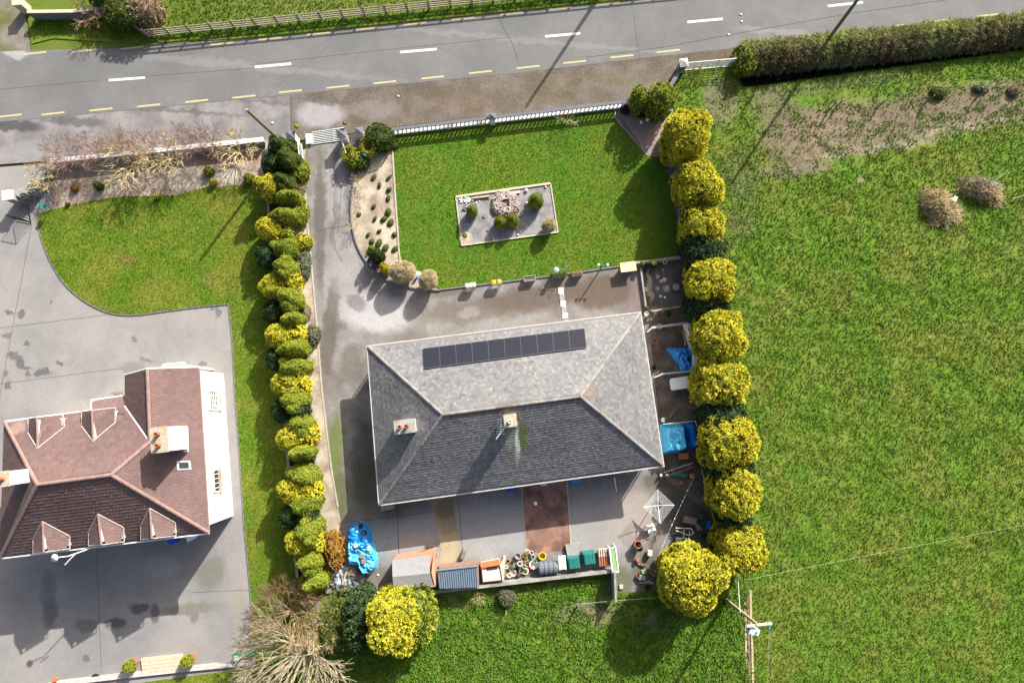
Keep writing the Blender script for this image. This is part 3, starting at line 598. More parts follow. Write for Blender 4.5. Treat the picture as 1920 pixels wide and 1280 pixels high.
# ---- the bungalow
he=3.05;hr=6.3
A,B,C_,D=[U(*p,he) for p in ((690,650),(1200,587),(1243,872),(712,945))]; RL,RR=U(830,777,hr),U(1088,743,hr)
bc=(A+B+C_+D)/4
bung=thing('bungalow','long bungalow with grey slate hipped roof in the middle of the yard','house',(bc.x,bc.y,0))
W4=inset([A,B,C_,D],.42)
MB().prism([(p.x,p.y) for p in W4],0,he-.1).obj('wall','render_white',bung)
MB().prism([(p.x,p.y) for p in inset([A,B,C_,D],.04)],he-.12,he-.02).obj('soffit','white_paint',bung)
pl=MB(); pl.add([A,B,C_,D,RL,RR],[(0,4,5,1),(1,5,2),(2,5,4,3),(3,4,0)]); pl.v=[(x,y,z-.03) for x,y,z in pl.v]; pl.obj('roof_deck','concrete_dark',bung)
cN,nN=slates('roof_slates','slate',[A,B,RR,RL],bung,seed=1)
cE,nE=slates('roof_slates','slate',[B,C_,RR],bung,seed=2)
cS,nS=slates('roof_slates','slate',[C_,D,RL,RR],bung,seed=3)
cW,nW=slates('roof_slates','slate',[D,A,RL],bung,seed=4)
for a,b in ((A,RL),(B,RR),(C_,RR),(D,RL),(RL,RR)): ridge_caps(a+Vector((0,0,.0)),b+Vector((0,0,.0)),'ridge_grey',bung)
E_=inset([A,B,C_,D],-.07)
MB().wall([(p.x,p.y) for p in E_],.085,he-.14,he-.01,True).obj('gutter','fascia',bung)
rz=math.atan2((B-A).y,(B-A).x)
dN=(W4[1]-W4[0])
for f in (.12,.32,.68,.88): window(bung,W4[0]+dN*f-Vector((0,0,he-1.55)),1.8,1.2,rz+math.pi,3,1)
p=W4[0]+dN*.5-Vector((0,0,he)); MB().box(p+Vector((-math.sin(rz)*.03,math.cos(rz)*.03,1.05)),(1.1,.1,2.1),rz).obj('front_door','wood_dark',bung)
dS=(W4[2]-W4[3]); rs=math.atan2(dS.y,dS.x)
for f in (.15,.4,.8): window(bung,W4[3]+dS*f-Vector((0,0,he-1.6)),1.4,1.1,rs,2,1)
p=W4[3]+dS*.6-Vector((0,0,he)); MB().box(p+Vector((0,-.03,1.05)),(1.0,.1,2.1),rs).obj('back_door','white_paint',bung)
for q in (W4[3]+Vector((-.1,-.05,0)),W4[0]+Vector((-.1,.05,0)),W4[2]+Vector((.08,-.08,0))): MB().tube((q.x,q.y,0),(q.x,q.y,he-.1),.045).obj('downpipe','white_paint',bung)
MB().tube(U(1152,895,2.6),U(1156,921,1.2),.03).obj('downpipe','white_paint',bung)
chimney(bung,759,799,5.75,1.32,.82,3.9,'white_paint','terracotta',((-.3,0),(.15,0)),capm='concrete')
chimney(bung,957,788,6.95,.74,.74,5.1,'concrete','pebble_white',((-.05,-.05),),capm='lichen_cap')
# aerial on the middle chimney
q=U(938,800,7.6); mb=MB().tube(U(946,796,6.1),q,.025).tube(q-Vector((.0,.5,.1)),q+Vector((.05,.55,.1)),.02)
for i in range(7): c=q+Vector((.007*i,-.45+.15*i,-.08+.03*i)); mb.tube(c-Vector((.28-.02*i,0,0)),c+Vector((.28-.02*i,.02,0)),.012,n=5)
mb.tube(U(930,823,6.9),U(947,800,6.7),.05)
mb.top('tv_aerial','steel','thin metal tv aerial strapped to the mossy middle chimney of the grey roofed bungalow','aerial',q)
# solar panels
n=nN; up=(Vector((0,0,1))-n*n.z).normalized(); p0=cN+n*.13
TL=Uplane(793,653,p0,n);TR=Uplane(1096,615,p0,n);BL=Uplane(795,691,p0,n);BR=Uplane(1100,651,p0,n)
arr=thing('solar_array','row of ten dark solar panels on the sunny slope of the grey slate roof','solar panels',((TL+BR)/2)[:])
for i in range(10):
    def pt(u,v,h=0): a=TL.lerp(TR,u);b=BL.lerp(BR,u); return a.lerp(b,v)+n*h
    u0=i/10+.0005;u1=(i+1)/10-.0005; q=[pt(u0,0),pt(u1,0),pt(u1,1),pt(u0,1)]
    mb=MB(); mb.add([v-n*.04 for v in q]+q,[(0,1,2,3),(4,7,6,5),(0,4,5,1),(1,5,6,2),(2,6,7,3),(3,7,4,0)]); fr=mb.obj('solar_panel','panel_edge' ,arr)
    e=.0012; q=[pt(u0+e,.022,.004),pt(u1-e,.022,.004),pt(u1-e,.978,.004),pt(u0+e,.978,.004)]
    mb=MB(); mb.add([v-n*.003 for v in q]+q,[(0,1,2,3),(4,7,6,5),(0,4,5,1),(1,5,6,2),(2,6,7,3),(3,7,4,0)]); mb.obj('cell_sheet','panel_glass',fr)
mb=MB()
for v in (.2,.8): mb.tube(TL.lerp(BL,v)-n*.07,TR.lerp(BR,v)-n*.07,.03,n=6)
mb.obj('mounting_rail','panel_frame',arr)
# ---- the neighbouring house
h5=5.0
NW,SW,SE,V1,NEg,NWg=[U(*p,h5) for p in ((8,790),(0,1045),(391,998),(234,761),(372,689),(233,704))]
WR,ER=U(70,908,8),U(208,890,8)
cE2,nE2=plane_of([NEg,SE,ER]); WN=Uplane(276,692,cE2,nE2); WS=Uplane(281,828,cE2,nE2)
hc=(NW+SE)/2
nh=thing('tiled_house','white dormer house with dark red tiled roof at the left edge','house',(hc.x,hc.y,0))
kw=dict(course=.25,width=.22,thick=.028)
cN2,nN2=slates('roof_tiles','roof_tile',[NW,V1,WS,ER,WR],nh,seed=11,**kw)
slates('roof_tiles','roof_tile',[NEg,SE,ER,WS,WN],nh,seed=12,**kw)
cS2,nS2=slates('roof_tiles','roof_tile',[SW,SE,ER,WR],nh,seed=13,**kw)
slates('roof_tiles','roof_tile',[NW,SW,WR],nh,seed=14,**kw)
slates('roof_tiles','roof_tile',[NWg,V1,WS,WN],nh,seed=15,**kw)
mb=MB(); mb.add([v-Vector((0,0,.04)) for v in (NW,V1,WS,ER,WR,NEg,SE,SW,WN,NWg)],[(0,4,3,2,1),(5,8,2,3,6),(7,6,3,4),(0,7,4),(9,1,2,8)]); mb.obj('roof_deck','concrete_dark',nh)
for a,b in ((NW,WR),(SW,WR),(WR,ER),(SE,ER),(WS,ER),(WN,WS)): ridge_caps(a,b,'ridge_red',nh,seg=.42,r=.12)
MB().tube(V1+Vector((0,0,.03)),WS+Vector((0,0,.03)),.05).obj('valley','white_paint',nh)
foot=[NW,V1,NWg,NEg,SE,SW]
ins=lambda k:[NW+Vector((k,-k,0)),V1+Vector((k,-k,0)),NWg+Vector((k,-k*.3,0)),NEg+Vector((-k,-k*.3,0)),SE+Vector((-k,k,0)),SW+Vector((k,k,0))]
MB().prism([(p.x,p.y) for p in ins(.36)],0,h5-.1).obj('wall','render_white',nh)
# gable wall of the wing
g=ins(.36); a,b=g[2],g[3]; t=(a+b)/2+Vector((0,0,WN.z-h5-.25)); mb=MB(); bk=Vector((.12,-1,0))*.25
mb.add([a-Vector((0,0,.12)),b-Vector((0,0,.12)),t,a+bk-Vector((0,0,.12)),b+bk-Vector((0,0,.12)),t+bk],[(0,1,2),(5,4,3),(0,2,5,3),(2,1,4,5)]); mb.obj('gable','render_white',nh)
for pth in ([NW,V1],[SW+Vector((0,-.06,0)),SE+Vector((.03,-.06,0))]): MB().path([p+Vector((0,0,-.05)) for p in pth],.055).obj('gutter','white_paint',nh)
MB().path([p+Vector((0,.04,-.02)) for p in (NWg,WN,NEg)],.05).obj('barge_board','white_paint',nh)
MB().path([p+Vector((.03,0,-.05)) for p in (NEg,SE)],.05).obj('gutter','ridge_red',nh)
# east wall windows and the step with its rail
wE0,wE1=g[4].copy(),g[3].copy(); rz2=math.atan2((wE1-wE0).y,(wE1-wE0).x); wn=Vector((math.sin(rz2),-math.cos(rz2),0))
def onwall(px,py): return Uplane(px,py,wE0,wn)
window(nh,onwall(400,751),1.45,1.75,rz2,4,6); window(nh,onwall(405,901),1.6,1.0,rz2,5,1)
MB().box(onwall(411,901)+wn*.05,(1.7,.06,.25),rz2).obj('vent_panel','wood_orange',nh)
def skylight():
    P=[Uplane(x,y,cE2+nE2*.07,nE2) for x,y in ((331,864),(357,863),(359,880),(332,881))]
    k=[v-nE2*.12 for v in P]; mb=MB(); mb.add(k+P,[(4,5,6,7),(0,1,5,4),(1,2,6,5),(2,3,7,6),(3,0,4,7)]); o=mb.obj('skylight','coping_light',nh)
    c=sum(P,Vector((0,0,0)))/4; Q=[c+(v-c)*.68+nE2*.01 for v in P]; mb=MB(); mb.add([v-nE2*.02 for v in Q]+Q,[(4,5,6,7),(0,1,5,4),(1,2,6,5),(2,3,7,6),(3,0,4,7)]); mb.obj('pane','window_glass',o)
skylight()
chimney(nh,299,824,8.6,.95,1.5,5.8,'white_paint','terracotta',((0,-.35),(0,.35)),capm='lichen_cap')
P=[Uplane(x,y,cE2+nE2*.05,nE2) for x,y in ((343,803),(353,802),(354,847),(344,848))]; mb=MB(); mb.add([v-nE2*.05 for v in P]+P,[(4,5,6,7),(0,1,5,4),(1,2,6,5),(2,3,7,6),(3,0,4,7)]); mb.obj('flashing','flashing',nh)
chimney(nh,1,898,9.2,1.0,.85,6.2,'white_paint','terracotta',((-.2,0),(.2,0)),capm='lichen_cap')
def dormer(K,L,Rr,FL,FR,F0,cp,npl,seed,facing):
    K=Uplane(*K,cp,npl);L=Uplane(*L,cp,npl);Rr=Uplane(*Rr,cp,npl)
    FL=U(*FL,L.z);FR=U(*FR,Rr.z);F0=U(*F0,K.z)
    body=MB(); c=(FL+FR)/2; k=lambda v:v.lerp(Vector((c.x,c.y,v.z)),.10)-Vector((0,0,.06))
    bk=(K-F0).normalized()*.2; fl,fr,f0=k(FL)+bk,k(FR)+bk,k(F0)+bk; zb=4.95
    fbl=Vector((fl.x,fl.y,zb));fbr=Vector((fr.x,fr.y,zb)); l=k(L);r=k(Rr); kk=K-Vector((0,0,.1))
    body.add([fbl,fbr,fr,f0,fl,l,r,kk],[(0,1,2,3,4),(0,4,5),(1,6,2),(4,3,7,5),(3,2,6,7)]); d=body.obj('dormer','render_white',nh)
    slates('dormer_tiles','roof_tile',[FL,F0,K,L],d,seed=seed,**kw); slates('dormer_tiles','roof_tile',[FR,F0,K,Rr],d,seed=seed+1,**kw)
    ridge_caps(F0+Vector((0,0,.01)),K,'ridge_red',nh,r=.08,seg=.42)
    MB().path([L+Vector((0,0,.05)),K+Vector((0,0,.05)),Rr+Vector((0,0,.05))],.032).path([FL,L],.028).path([FR,Rr],.028).path([FL,F0,FR],.032).obj('trim','coping_light',d)
    w=(fr-fl).length; rzz=math.atan2((fr-fl).y,(fr-fl).x)
    MB().box((fl+fr)/2*1+Vector((0,facing*.03,-(fl.z-zb)/2+.02)),(w*.6,.08,(fl.z-zb)*.8),rzz).obj('dormer_window','window_glass',d)
dormer((71,840),(53,811),(121,800),(53,785),(118,777),(69,782),cN2,nN2,31,1)
dormer((175,827),(153,798),(217,791),(153,772),(217,764),(172,769),cN2,nN2,33,1)
dormer((80,977),(62,1012),(131,1004),(62,1037),(131,1028),(82,1035),cS2,nS2,35,-1)
dormer((184,963),(166,998),(232,988),(166,1023),(233,1015),(190,1021),cS2,nS2,37,-1)
dormer((281,952),(264,986),(329,979),(264,1011),(330,1004),(285,1009),cS2,nS2,39,-1)
P=[Uplane(x,y,cN2+nN2*.04,nN2) for x,y in ((171,750),(235,741),(236,776),(171,776))]; slates('roof_tiles','roof_tile',P,nh,seed=44,**kw)
MB().path([P[3],P[0],P[1]],.05).obj('gutter','white_paint',nh)
P=UP([(301,691),(307,683),(345,679),(353,688)],4.8); mb=MB(); mb.prism([(p.x,p.y) for p in P],4.72,4.82); by_=mb.obj('bay_roof','wood_fence',nh); MB().path(P,.04).obj('trim','white_paint',by_)
MB().prism([(p.x,p.y+.0) for p in inset(P,.12)],0,4.7).obj('bay','render_white',nh)
# roof aerial and dish over the shaded yard
a=U(168,1028,5.2);b=U(128,1042,6.4);c=U(104,1045,6.6)
ae=thing('roof_aerial','white aerial arm with round dish sticking out over the shaded yard','aerial',a[:])
MB().tube(a,b,.035).tube(b,c,.03).tube(U(122,1058,6.2),U(139,1040,6.4),.04).obj('arm','white_paint',ae); MB().lathe([(.001,.0),(.12,.02),(.22,.07),(.24,.10)],c).obj('dish','white_plastic',ae,smooth=True)
p=U(12,905,8.9); MB().tube(U(10,893,6.8),p+Vector((0,0,3.0)),.04).tube(p+Vector((-.5,0,2.8)),p+Vector((.5,.1,2.9)),.02).top('aerial_mast','steel','tall thin aerial mast beside the chimney at the left edge','aerial',p)
p=U(333,1009,.0); MB().lathe([(.2,0),(.24,.05),(.26,.95),(.22,1.0),(.001,1.05)],(p.x,p.y,0)).top('water_butt','bright_blue','blue barrel against the shaded back wall of the red roofed house','barrel',(p.x,p.y,0))
p=U(365,1005,.0); MB().box((p.x,p.y,.5),(.7,.35,.12),.5).box((p.x,p.y,.25),(.1,.1,.5)).top('white_trough','white_plastic','small white trough by the back corner of the red roofed house','trough',(p.x,p.y,0))
# ---------------------------------------------------------------- trees and shrubs
ORD=['first','second','third','fourth','fifth','sixth','seventh','eighth','ninth','tenth','eleventh','twelfth','thirteenth','fourteenth','fifteenth','sixteenth','seventeenth','eighteenth','nineteenth','twentieth']
DOME=[(.15,.7),(.6,.9),(1.4,1.0),(2.5,1.0),(3.3,.93),(3.85,.76),(4.15,.45),(4.3,.0)]
def scaled(prof,h,r): zt=prof[-1][0]; return [(z/zt*h,q*r) for z,q in prof]
def tree(name,label,cat,px,py,rx,ry,h,m,n,k=10,L=.34,W=.07,spread=.75,group=None,lump=.09,seed=1,prof=DOME,trunk=.12,hv=.6,rz=0,**kw):
    """rx, ry half widths in metres; the photo position is that of the crown's middle"""
    p=U(px,py,h*hv); t=thing(name,label,cat,(p.x,p.y,0),rz,group); r=(rx+ry)/2
    me=crown_mesh('crown',scaled(prof,h,r),n,k,L,W,spread,lump,seed,rx/r,ry/r,**kw)
    link('crown',me,m,t)
    tm=MB().tube((0,0,0),(0,0,h*.6),trunk,trunk*.6,8).mesh('trunk'); link('trunk',tm,'bark',t)
    return t
GR='golden conifers in the row beside the field'
for i,(px,py,rx,ry,h) in enumerate([(1287,258,1.75,1.85,4.3),(1306,348,1.65,1.8,4.2),(1316,424,1.6,1.5,3.9),(1331,527,1.85,1.65,4.3),(1346,630,1.85,2.0,4.6),(1351,718,2.0,1.7,4.5),(1364,830,2.0,2.0,4.6),(1378,925,1.85,1.75,4.3),(1385,1027,1.75,1.75,4.0)]):
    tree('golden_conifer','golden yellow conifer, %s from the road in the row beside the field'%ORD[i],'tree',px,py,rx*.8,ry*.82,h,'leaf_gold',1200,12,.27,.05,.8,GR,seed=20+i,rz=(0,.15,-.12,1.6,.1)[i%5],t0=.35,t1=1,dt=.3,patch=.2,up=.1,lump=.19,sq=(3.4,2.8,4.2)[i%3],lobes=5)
for i,(px,py,rx,ry,h) in enumerate([(1321,466,1.4,1.2,3.3),(1325,568,1.35,1.0,3.2),(1357,780,1.5,1.1,3.3),(1372,878,1.4,1.0,3.2),(1380,978,1.0,.8,2.8)]):
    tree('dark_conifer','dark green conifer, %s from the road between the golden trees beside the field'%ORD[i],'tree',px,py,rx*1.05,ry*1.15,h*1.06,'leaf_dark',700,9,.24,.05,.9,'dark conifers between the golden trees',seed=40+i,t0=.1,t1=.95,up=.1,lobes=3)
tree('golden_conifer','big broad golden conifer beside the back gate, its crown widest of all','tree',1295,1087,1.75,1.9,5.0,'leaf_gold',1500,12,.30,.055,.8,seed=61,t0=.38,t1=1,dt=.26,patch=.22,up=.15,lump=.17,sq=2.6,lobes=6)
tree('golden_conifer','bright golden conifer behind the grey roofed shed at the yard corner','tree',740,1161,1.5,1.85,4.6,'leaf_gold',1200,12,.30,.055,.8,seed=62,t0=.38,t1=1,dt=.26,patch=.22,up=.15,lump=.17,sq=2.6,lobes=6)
tree('golden_conifer','dull olive gold conifer leaning out behind the bright one by the shed','tree',786,1150,1.1,1.9,3.4,'leaf_lime',420,10,.32,.06,.8,seed=63,t0=.3,t1=.95)
tree('dark_conifer','dark green bushy conifer left of the golden tree behind the shed','tree',678,1158,1.15,2.1,3.6,'leaf_dark',600,9,.28,.07,.9,seed=64,t0=.25,t1=1)
tree('olive_shrub','thin olive green shrub mixed with the bare twigs behind the yard corner','shrub',640,1160,1.2,2.0,2.6,'leaf_olive',300,7,.34,.035,1.1,seed=65,hl=.3,t0=.4,t1=1,shrink=.4)
COLM=[(0,.75),(.8,.95),(1.8,1),(2.6,.9),(3.1,.6),(3.35,0)]
tree('golden_conifer','taller green gold conifer by the corner of the balustrade wall','tree',1240,186,1.0,1.15,3.6,'leaf_lime',520,10,.2,.05,.7,seed=66,prof=COLM,t0=.3,t1=.95)
tree('golden_conifer','smaller green gold conifer by the corner of the balustrade wall','tree',1198,184,.62,.8,2.7,'leaf_lime',340,10,.18,.045,.7,seed=67,prof=COLM,t0=.3,t1=.95)
tree('dark_shrub','dark green rounded shrub behind the pedestrian gate pillar','shrub',711,256,1.05,1.0,1.7,'leaf_olive',480,10,.16,.04,.9,seed=68,prof=DOME,t0=.1,t1=.7,trunk=.05)
# topiary hedge between the gardens
CONE=[(.1,.85),(.5,1.0),(1.15,.9),(1.9,.62),(2.6,.28),(3.0,0)]
BALL=[(.1,.6),(.7,.92),(1.5,1.0),(2.2,.85),(2.8,.5),(3.1,0)]
LOW=[(0,.8),(.3,1),(.7,.95),(1.0,.7),(1.15,0)]
capm=[crown_mesh('clipped_crown_%d'%s,scaled(CONE,3.3,1.0),1500,7,.10,.035,.75,.15,70+s,(1.1,1.0,1.18,1.05,.95)[s],(.85,.95,.8,.9,.82)[s],t0=.4,t1=1,dt=.18,patch=.3,lobes=2,up=.3,shrink=.95) for s in range(5)]
ballm=[crown_mesh('ball_crown_%d'%s,scaled(BALL,2.9,.85),1500,7,.12,.04,.8,.14,80+s,t0=.4,t1=.95,dt=.2,patch=.3,lobes=2,up=.2,shrink=.94) for s in range(2)]
spotm=[crown_mesh('tufted_crown_%d'%s,scaled(LOW,1.35,.78),260,9,.2,.07,.8,.08,90+s,1.05,.95,t0=.62,t1=1,dt=.2,up=.3) for s in range(2)]
trm=MB().tube((0,0,0),(0,0,.5),.07,.05).mesh('stem')
def shrub(name,label,cat,px,py,me,m,h,rz=0,sc=1,group=None,stem=True,lean=0):
    p=U(px,py,h); t=thing(name,label,cat,(p.x,p.y,0),rz,group); 
    o=link('crown',me,m,t); o.scale=(sc,sc,sc) if not hasattr(sc,'__len__') else sc
    if stem: link('stem',trm,'bark',t)
    return t
caps=[(526,274),(540,300),(531,338),(540,371),(535,405),(534,466),(536,502),(540,555),(545,598),(550,652),(550,690),(551,748),(560,792),(563,846),(570,889),(573,946),(579,990),(580,1048),(588,1089)]
for i,(x,y) in enumerate(caps):
    m='leaf_clipped' if i>2 else 'leaf_olive'
    shrub('clipped_conifer','clipped %s conifer, %s from the road in the hedge between the gardens'%('green' if i>2 else 'dark green',ORD[i]),'topiary',x,y+2,capm[(i*3)%5],m,1.35,rz=R.uniform(-.3,.5),sc=(R.uniform(.9,1.1),R.uniform(.82,1.0),R.uniform(.85,1.15)),group='clipped conifers in the garden hedge')
golds=[(503,352),(500,432),(507,535),(519,630),(528,722),(538,820),(546,920),(554,1018)]
for i,(x,y) in enumerate(golds):
    shrub('golden_ball_conifer','rounded golden conifer on the lawn side, %s from the road in the garden hedge'%ORD[i],'topiary',x+4,y,ballm[i%2],'leaf_gold',1.6,rz=i,sc=(.9,1.12,1),group='golden ball conifers in the garden hedge')
spots=[(529,347,.85,'leaf_gold'),(535,440,.9,'leaf_lime'),(546,530,1,'leaf_gold'),(555,627,1,'leaf_gold'),(562,721,1.05,'leaf_gold'),(574,817,1.1,'leaf_gold'),(581,914,1.1,'leaf_gold'),(594,1014,1.0,'leaf_gold')]
for i,(x,y,s,m) in enumerate(spots):
    shrub('golden_euonymus','bright yellow tufted shrub, %s from the road between the clipped green ones'%ORD[i],'shrub',x,y,spotm[i%2],m,.7,rz=i*2,sc=(s*1.1,s,s*1.35),group='yellow tufted shrubs in the garden hedge')
dk=crown_mesh('dark_low_crown',scaled(LOW,1.5,.85),420,8,.13,.04,.9,.08,95,t0=.1,t1=.8)
for i,(x,y) in enumerate([(515,312),(503,482),(518,585),(522,672),(533,770),(560,770),(548,967),(575,968)]):
    shrub('dark_shrub','low dark green shrub filling the gap, %s from the road in the garden hedge'%ORD[i],'shrub',x,y,dk,'leaf_dark',.9,rz=i,sc=(1.0,1.05,1.5),group='dark shrubs filling the hedge gaps')
# shrubs in the strip beside the drive
low=[crown_mesh('low_crown_%d'%s,scaled(LOW,1.1,.7),300,9,.13,.045,.9,.1,100+s,t0=.2,t1=1,up=.2) for s in range(2)]
for lb,x,y,m,s,h in [('soft light green shrub beside the drive, nearest the entrance pillar','563','318','leaf_lime',(1.0,1.2,1.1),.6),('soft green shrub beside the drive next to the hedge, above the orange gold one','561','402','leaf_lime',(.95,1.3,1.3),.7),
    ('orange tinged golden shrub bulging over the edge of the drive','568','453','leaf_gold',(.9,.9,1.1),.6),('green and pink mottled shrub in the strip beside the drive','571','498','leaf_grey',(.7,1.5,.9),.4),
    ('grey green spreading shrub beside the drive, level with the roof corner','587','628','leaf_grey',(.75,1.1,.8),.4),('small bright yellow shrub in the gravel strip beside the drive','580','683','leaf_gold',(.45,.5,.7),.3),
    ('tall rusty orange shrub between the hedge end and the blue tarpaulin','627','1030','leaf_orange',(.95,1.9,1.5),.8),('brown low shrub in the strip left of the drive above the grey one','574','585','leaf_brown',(.5,.9,.4),.2),('rust coloured heather beside the drive below the light green shrub','562','352','leaf_brown',(.7,.9,.4),.2)]:
    shrub('garden_shrub',lb,'shrub',int(x),int(y),low[len(lb)%2],m,h,rz=.15*(len(lb)%3-1),sc=s)
# entrance planting beside the drive
ringm=crown_mesh('ring_crown',[(0,.85),(.5,.95),(.95,1.0),(1.1,.85),(1.0,.6),(.75,.35),(.7,.0)],420,9,.1,.04,.8,.05,110,t0=.5,t1=1)
for lb,x,y,s in [('hollow golden shrub ring beside the pedestrian gate','690','276',.62),('hollow golden shrub ring at the foot of the open gate leaf','654','290',.55)]:
    shrub('golden_ring_shrub',lb,'shrub',int(x),int(y),ringm,'leaf_gold',.9,sc=(s,s*1.2,1.2))
for lb,x,y,m,s in [('lime green feathery bush at the head of the curved gravel bed','664','298','leaf_lime',(1.05,1.1,1.2)),('loose green bush with a blue gazing ball tucked beside it','678','305','leaf_olive',(.8,.8,.9)),('small green bush against the corner of the lawn by the dark shrub','738','270','leaf_olive',(.5,.4,.4)),
    ('bronze sedge like bush at the back of the curved bed','700','480','leaf_olive',(.5,.3,1.5)),('dark green clipped arch bush beside the tiny pond','712','482','leaf_dark',(.55,.7,1.7)),('green gold bush at the lower end of the curved bed','723','505','leaf_gold',(.45,.6,1.5)),('little green bush above the tiny pond','695','465','leaf_lime',(.4,.3,.5))]:
    shrub('garden_shrub',lb,'shrub',int(x),int(y),low[len(lb)%2],m,.5,rz=.15*(len(lb)%3-1),sc=s)
sedge=crown_mesh('sedge_crown',[(.6,.45),(.9,.68),(1.3,.78),(1.7,.66),(2.0,.35),(2.1,0)],1100,10,.24,.022,.9,.08,120,t0=.4,t1=1,up=.4,shrink=.8)
for lb,x,y,s in [('tawny sedge tussock at the lower end of the curved bed, left of the pair','755','509',(1.15,.9,1)),('tawny sedge tussock at the lower end of the curved bed, right of the pair','803','524',(.8,.85,.95)),('reddish brown spiky shrub in the lower right corner of the centre bed','1030','420',(.6,.6,.7))]:
    shrub('sedge_tussock',lb,'grass tussock',int(x),int(y),sedge,'leaf_straw',1.3,rz=.15*(len(lb)%3-1),sc=s)
# golden dwarf conifers of the centre bed
bud=crown_mesh('dwarf_crown',[(0,.55),(.3,.85),(.7,1.0),(1.1,.9),(1.45,.6),(1.65,0)],900,8,.09,.04,.7,.05,130,t0=.35,t1=.95,up=.2,patch=.1)
for lb,x,y,s in [('dwarf golden conifer on the left of the centre bed','885','395',(.44,.5,.9)),('dwarf golden conifer in the top right of the centre bed, largest of the four','1005','377',(.58,.62,1.1)),('dwarf golden conifer below the stone ring, left of the close pair','938','416',(.5,.5,.85)),('dwarf golden conifer below the stone ring, right of the close pair','961','413',(.46,.55,.95))]:
    shrub('dwarf_conifer',lb,'shrub',int(x),int(y),bud,'leaf_lime',.9,sc=s,group='dwarf golden conifers in the centre bed')
for lb,x,y,m,s in [('deep purple shrub in the corner bed under the balustrade','1174','204','leaf_purple',(.6,.55,.6)),('dark red shrub in the corner bed beside the tall conifers','1205','211','leaf_purple',(.55,.5,.5)),('small round golden shrub in the gravel at the neighbour\'s lawn edge','398','341','leaf_gold',(.4,.4,.55)),('round green gold shrub above the small golden one at the neighbour\'s lawn','391','321','leaf_lime',(.52,.5,.7)),
    ('pale green round shrub where the neighbour\'s gravel meets the hedge','467','335','leaf_lime',(.6,.55,.8)),('tiny yellow shrub on the edge of the neighbour\'s lawn','294','367','leaf_gold',(.33,.33,.45)),('upright green shrub in the neighbour\'s gravel bed','185','349','leaf_olive',(.4,.45,.9)),('rust brown shrub in the neighbour\'s gravel bed','137','352','leaf_orange',(.4,.4,.5)),('low grey green plant at the edge of the neighbour\'s bed','123','381','leaf_grey',(.25,.22,.3)),
    ('green weedy bush against the roadside hedge end beside the field gate','1395','120','leaf_lime',(1.3,1.6,1.6)),('grey green prickly bush in the bare strip of the field','1762','172','leaf_olive',(.9,.6,.5)),('brown green bush in the bare strip near the right edge','1842','165','leaf_grey',(.9,.4,.4)),('brown bramble clump at the right edge of the bare strip','1905','168','leaf_brown',(.7,.6,.5)),
    ('scrubby green bush behind the sheds in the rough grass','950','1120','leaf_grey',(.9,.8,.8)),('dark scrub under the right hand row beside the back gate','1380','968','leaf_brown',(.8,.6,1.6))]:
    shrub('garden_shrub' if y else 'bush',lb,'shrub',int(x),int(y),low[len(lb)%2],m,.4,rz=.15*(len(lb)%3-1),sc=s)
# dark little plants dotted over the curved gravel
pm=crown_mesh('small_crown',[(0,.6),(.15,1),(.3,.8),(.38,0)],60,7,.09,.03,.9,.1,140,t0=.1,t1=.7)
for x,y in [(702,332),(730,336),(711,350),(727,371),(701,387),(702,412),(719,413),(734,419),(712,432),(692,443),(698,452),(712,455),(731,359),(740,443),(724,467),(740,470),(729,399),(674,404)]:
    p=U(x,y); o=link('small_plant',pm,'leaf_olive'); o.location=(p.x,p.y,.05); o.scale=(.15+.14*R.random(),.24+.2*R.random(),.35+.3*R.random()); o.rotation_euler=(0,0,-.5+R.uniform(-.5,.5)); o.location=(p.x+R.uniform(-.06,.06),p.y+R.uniform(-.1,.1),.05)
    tag(o,'small dark plant dotted in the cream gravel of the curved bed','plant','small dark plants in the curved gravel bed')
# ---- bare trees
def bare(name,label,cat,px,py,h,spread,m,seed,levels=5,r0=.16,group=None,n0=4,lean=(0,0),twig=.012,kids=3,up=.55,wob=.13):
    r=random.Random(seed); mb=MB(); p=U(px,py)
    def grow(a,d,L,rad,lv):
        seg=3 if lv<2 else 2
        for s in range(seg):
            d=(d+Vector((r.gauss(0,wob),r.gauss(0,wob),r.gauss(0,wob*.5)))).normalized(); b=a+d*L/seg
            mb.tube(a,b,rad,rad*.8,5 if lv<2 else 3,False); a=b; rad*=.82
            if lv<levels and s==seg-1 or (lv>0 and lv<levels and s>0):
                for k in range(kids):
                    t=(d+Vector((r.gauss(0,1),r.gauss(0,1),r.gauss(up*.2,.45)))*(spread if wob>.1 else .3)).normalized(); grow(a,t,L*r.uniform(.5,.8),max(twig,rad*.6),lv+1)
    t=thing(name,label,cat,(p.x,p.y,0),0,group)
    tr=MB().tube((0,0,0),(lean[0]*.2*h,lean[1]*.2*h,h*.22),r0*1.2,r0,8)
    link('trunk',tr.mesh('trunk'),m if 'twig' in m else 'bark_pale',t)
    a=Vector((lean[0]*.2*h,lean[1]*.2*h,h*.22))
    for i in range(n0):
        an=2*math.pi*i/n0+r.random(); d=Vector((math.cos(an)*spread+lean[0],math.sin(an)*spread+lean[1],up)).normalized(); grow(a,d,h*.34,r0*.6,1)
    link('crown',mb.mesh('crown'),m,t); return t
bare('bare_tree','large pale bare tree with fanning branches at the bottom edge','tree',592,1188,6.4,.85,'bark_pale',5,4,.2,n0=22,lean=(-.28,-.42),kids=3,twig=.02,wob=.06,up=.5)
bare('bare_tree','reddish brown bare bush at the lower end of the garden hedge','shrub',560,1140,3.8,1.0,'twig_brown',6,4,.07,n0=22,lean=(-.25,.1),kids=3,twig=.013,wob=.07)
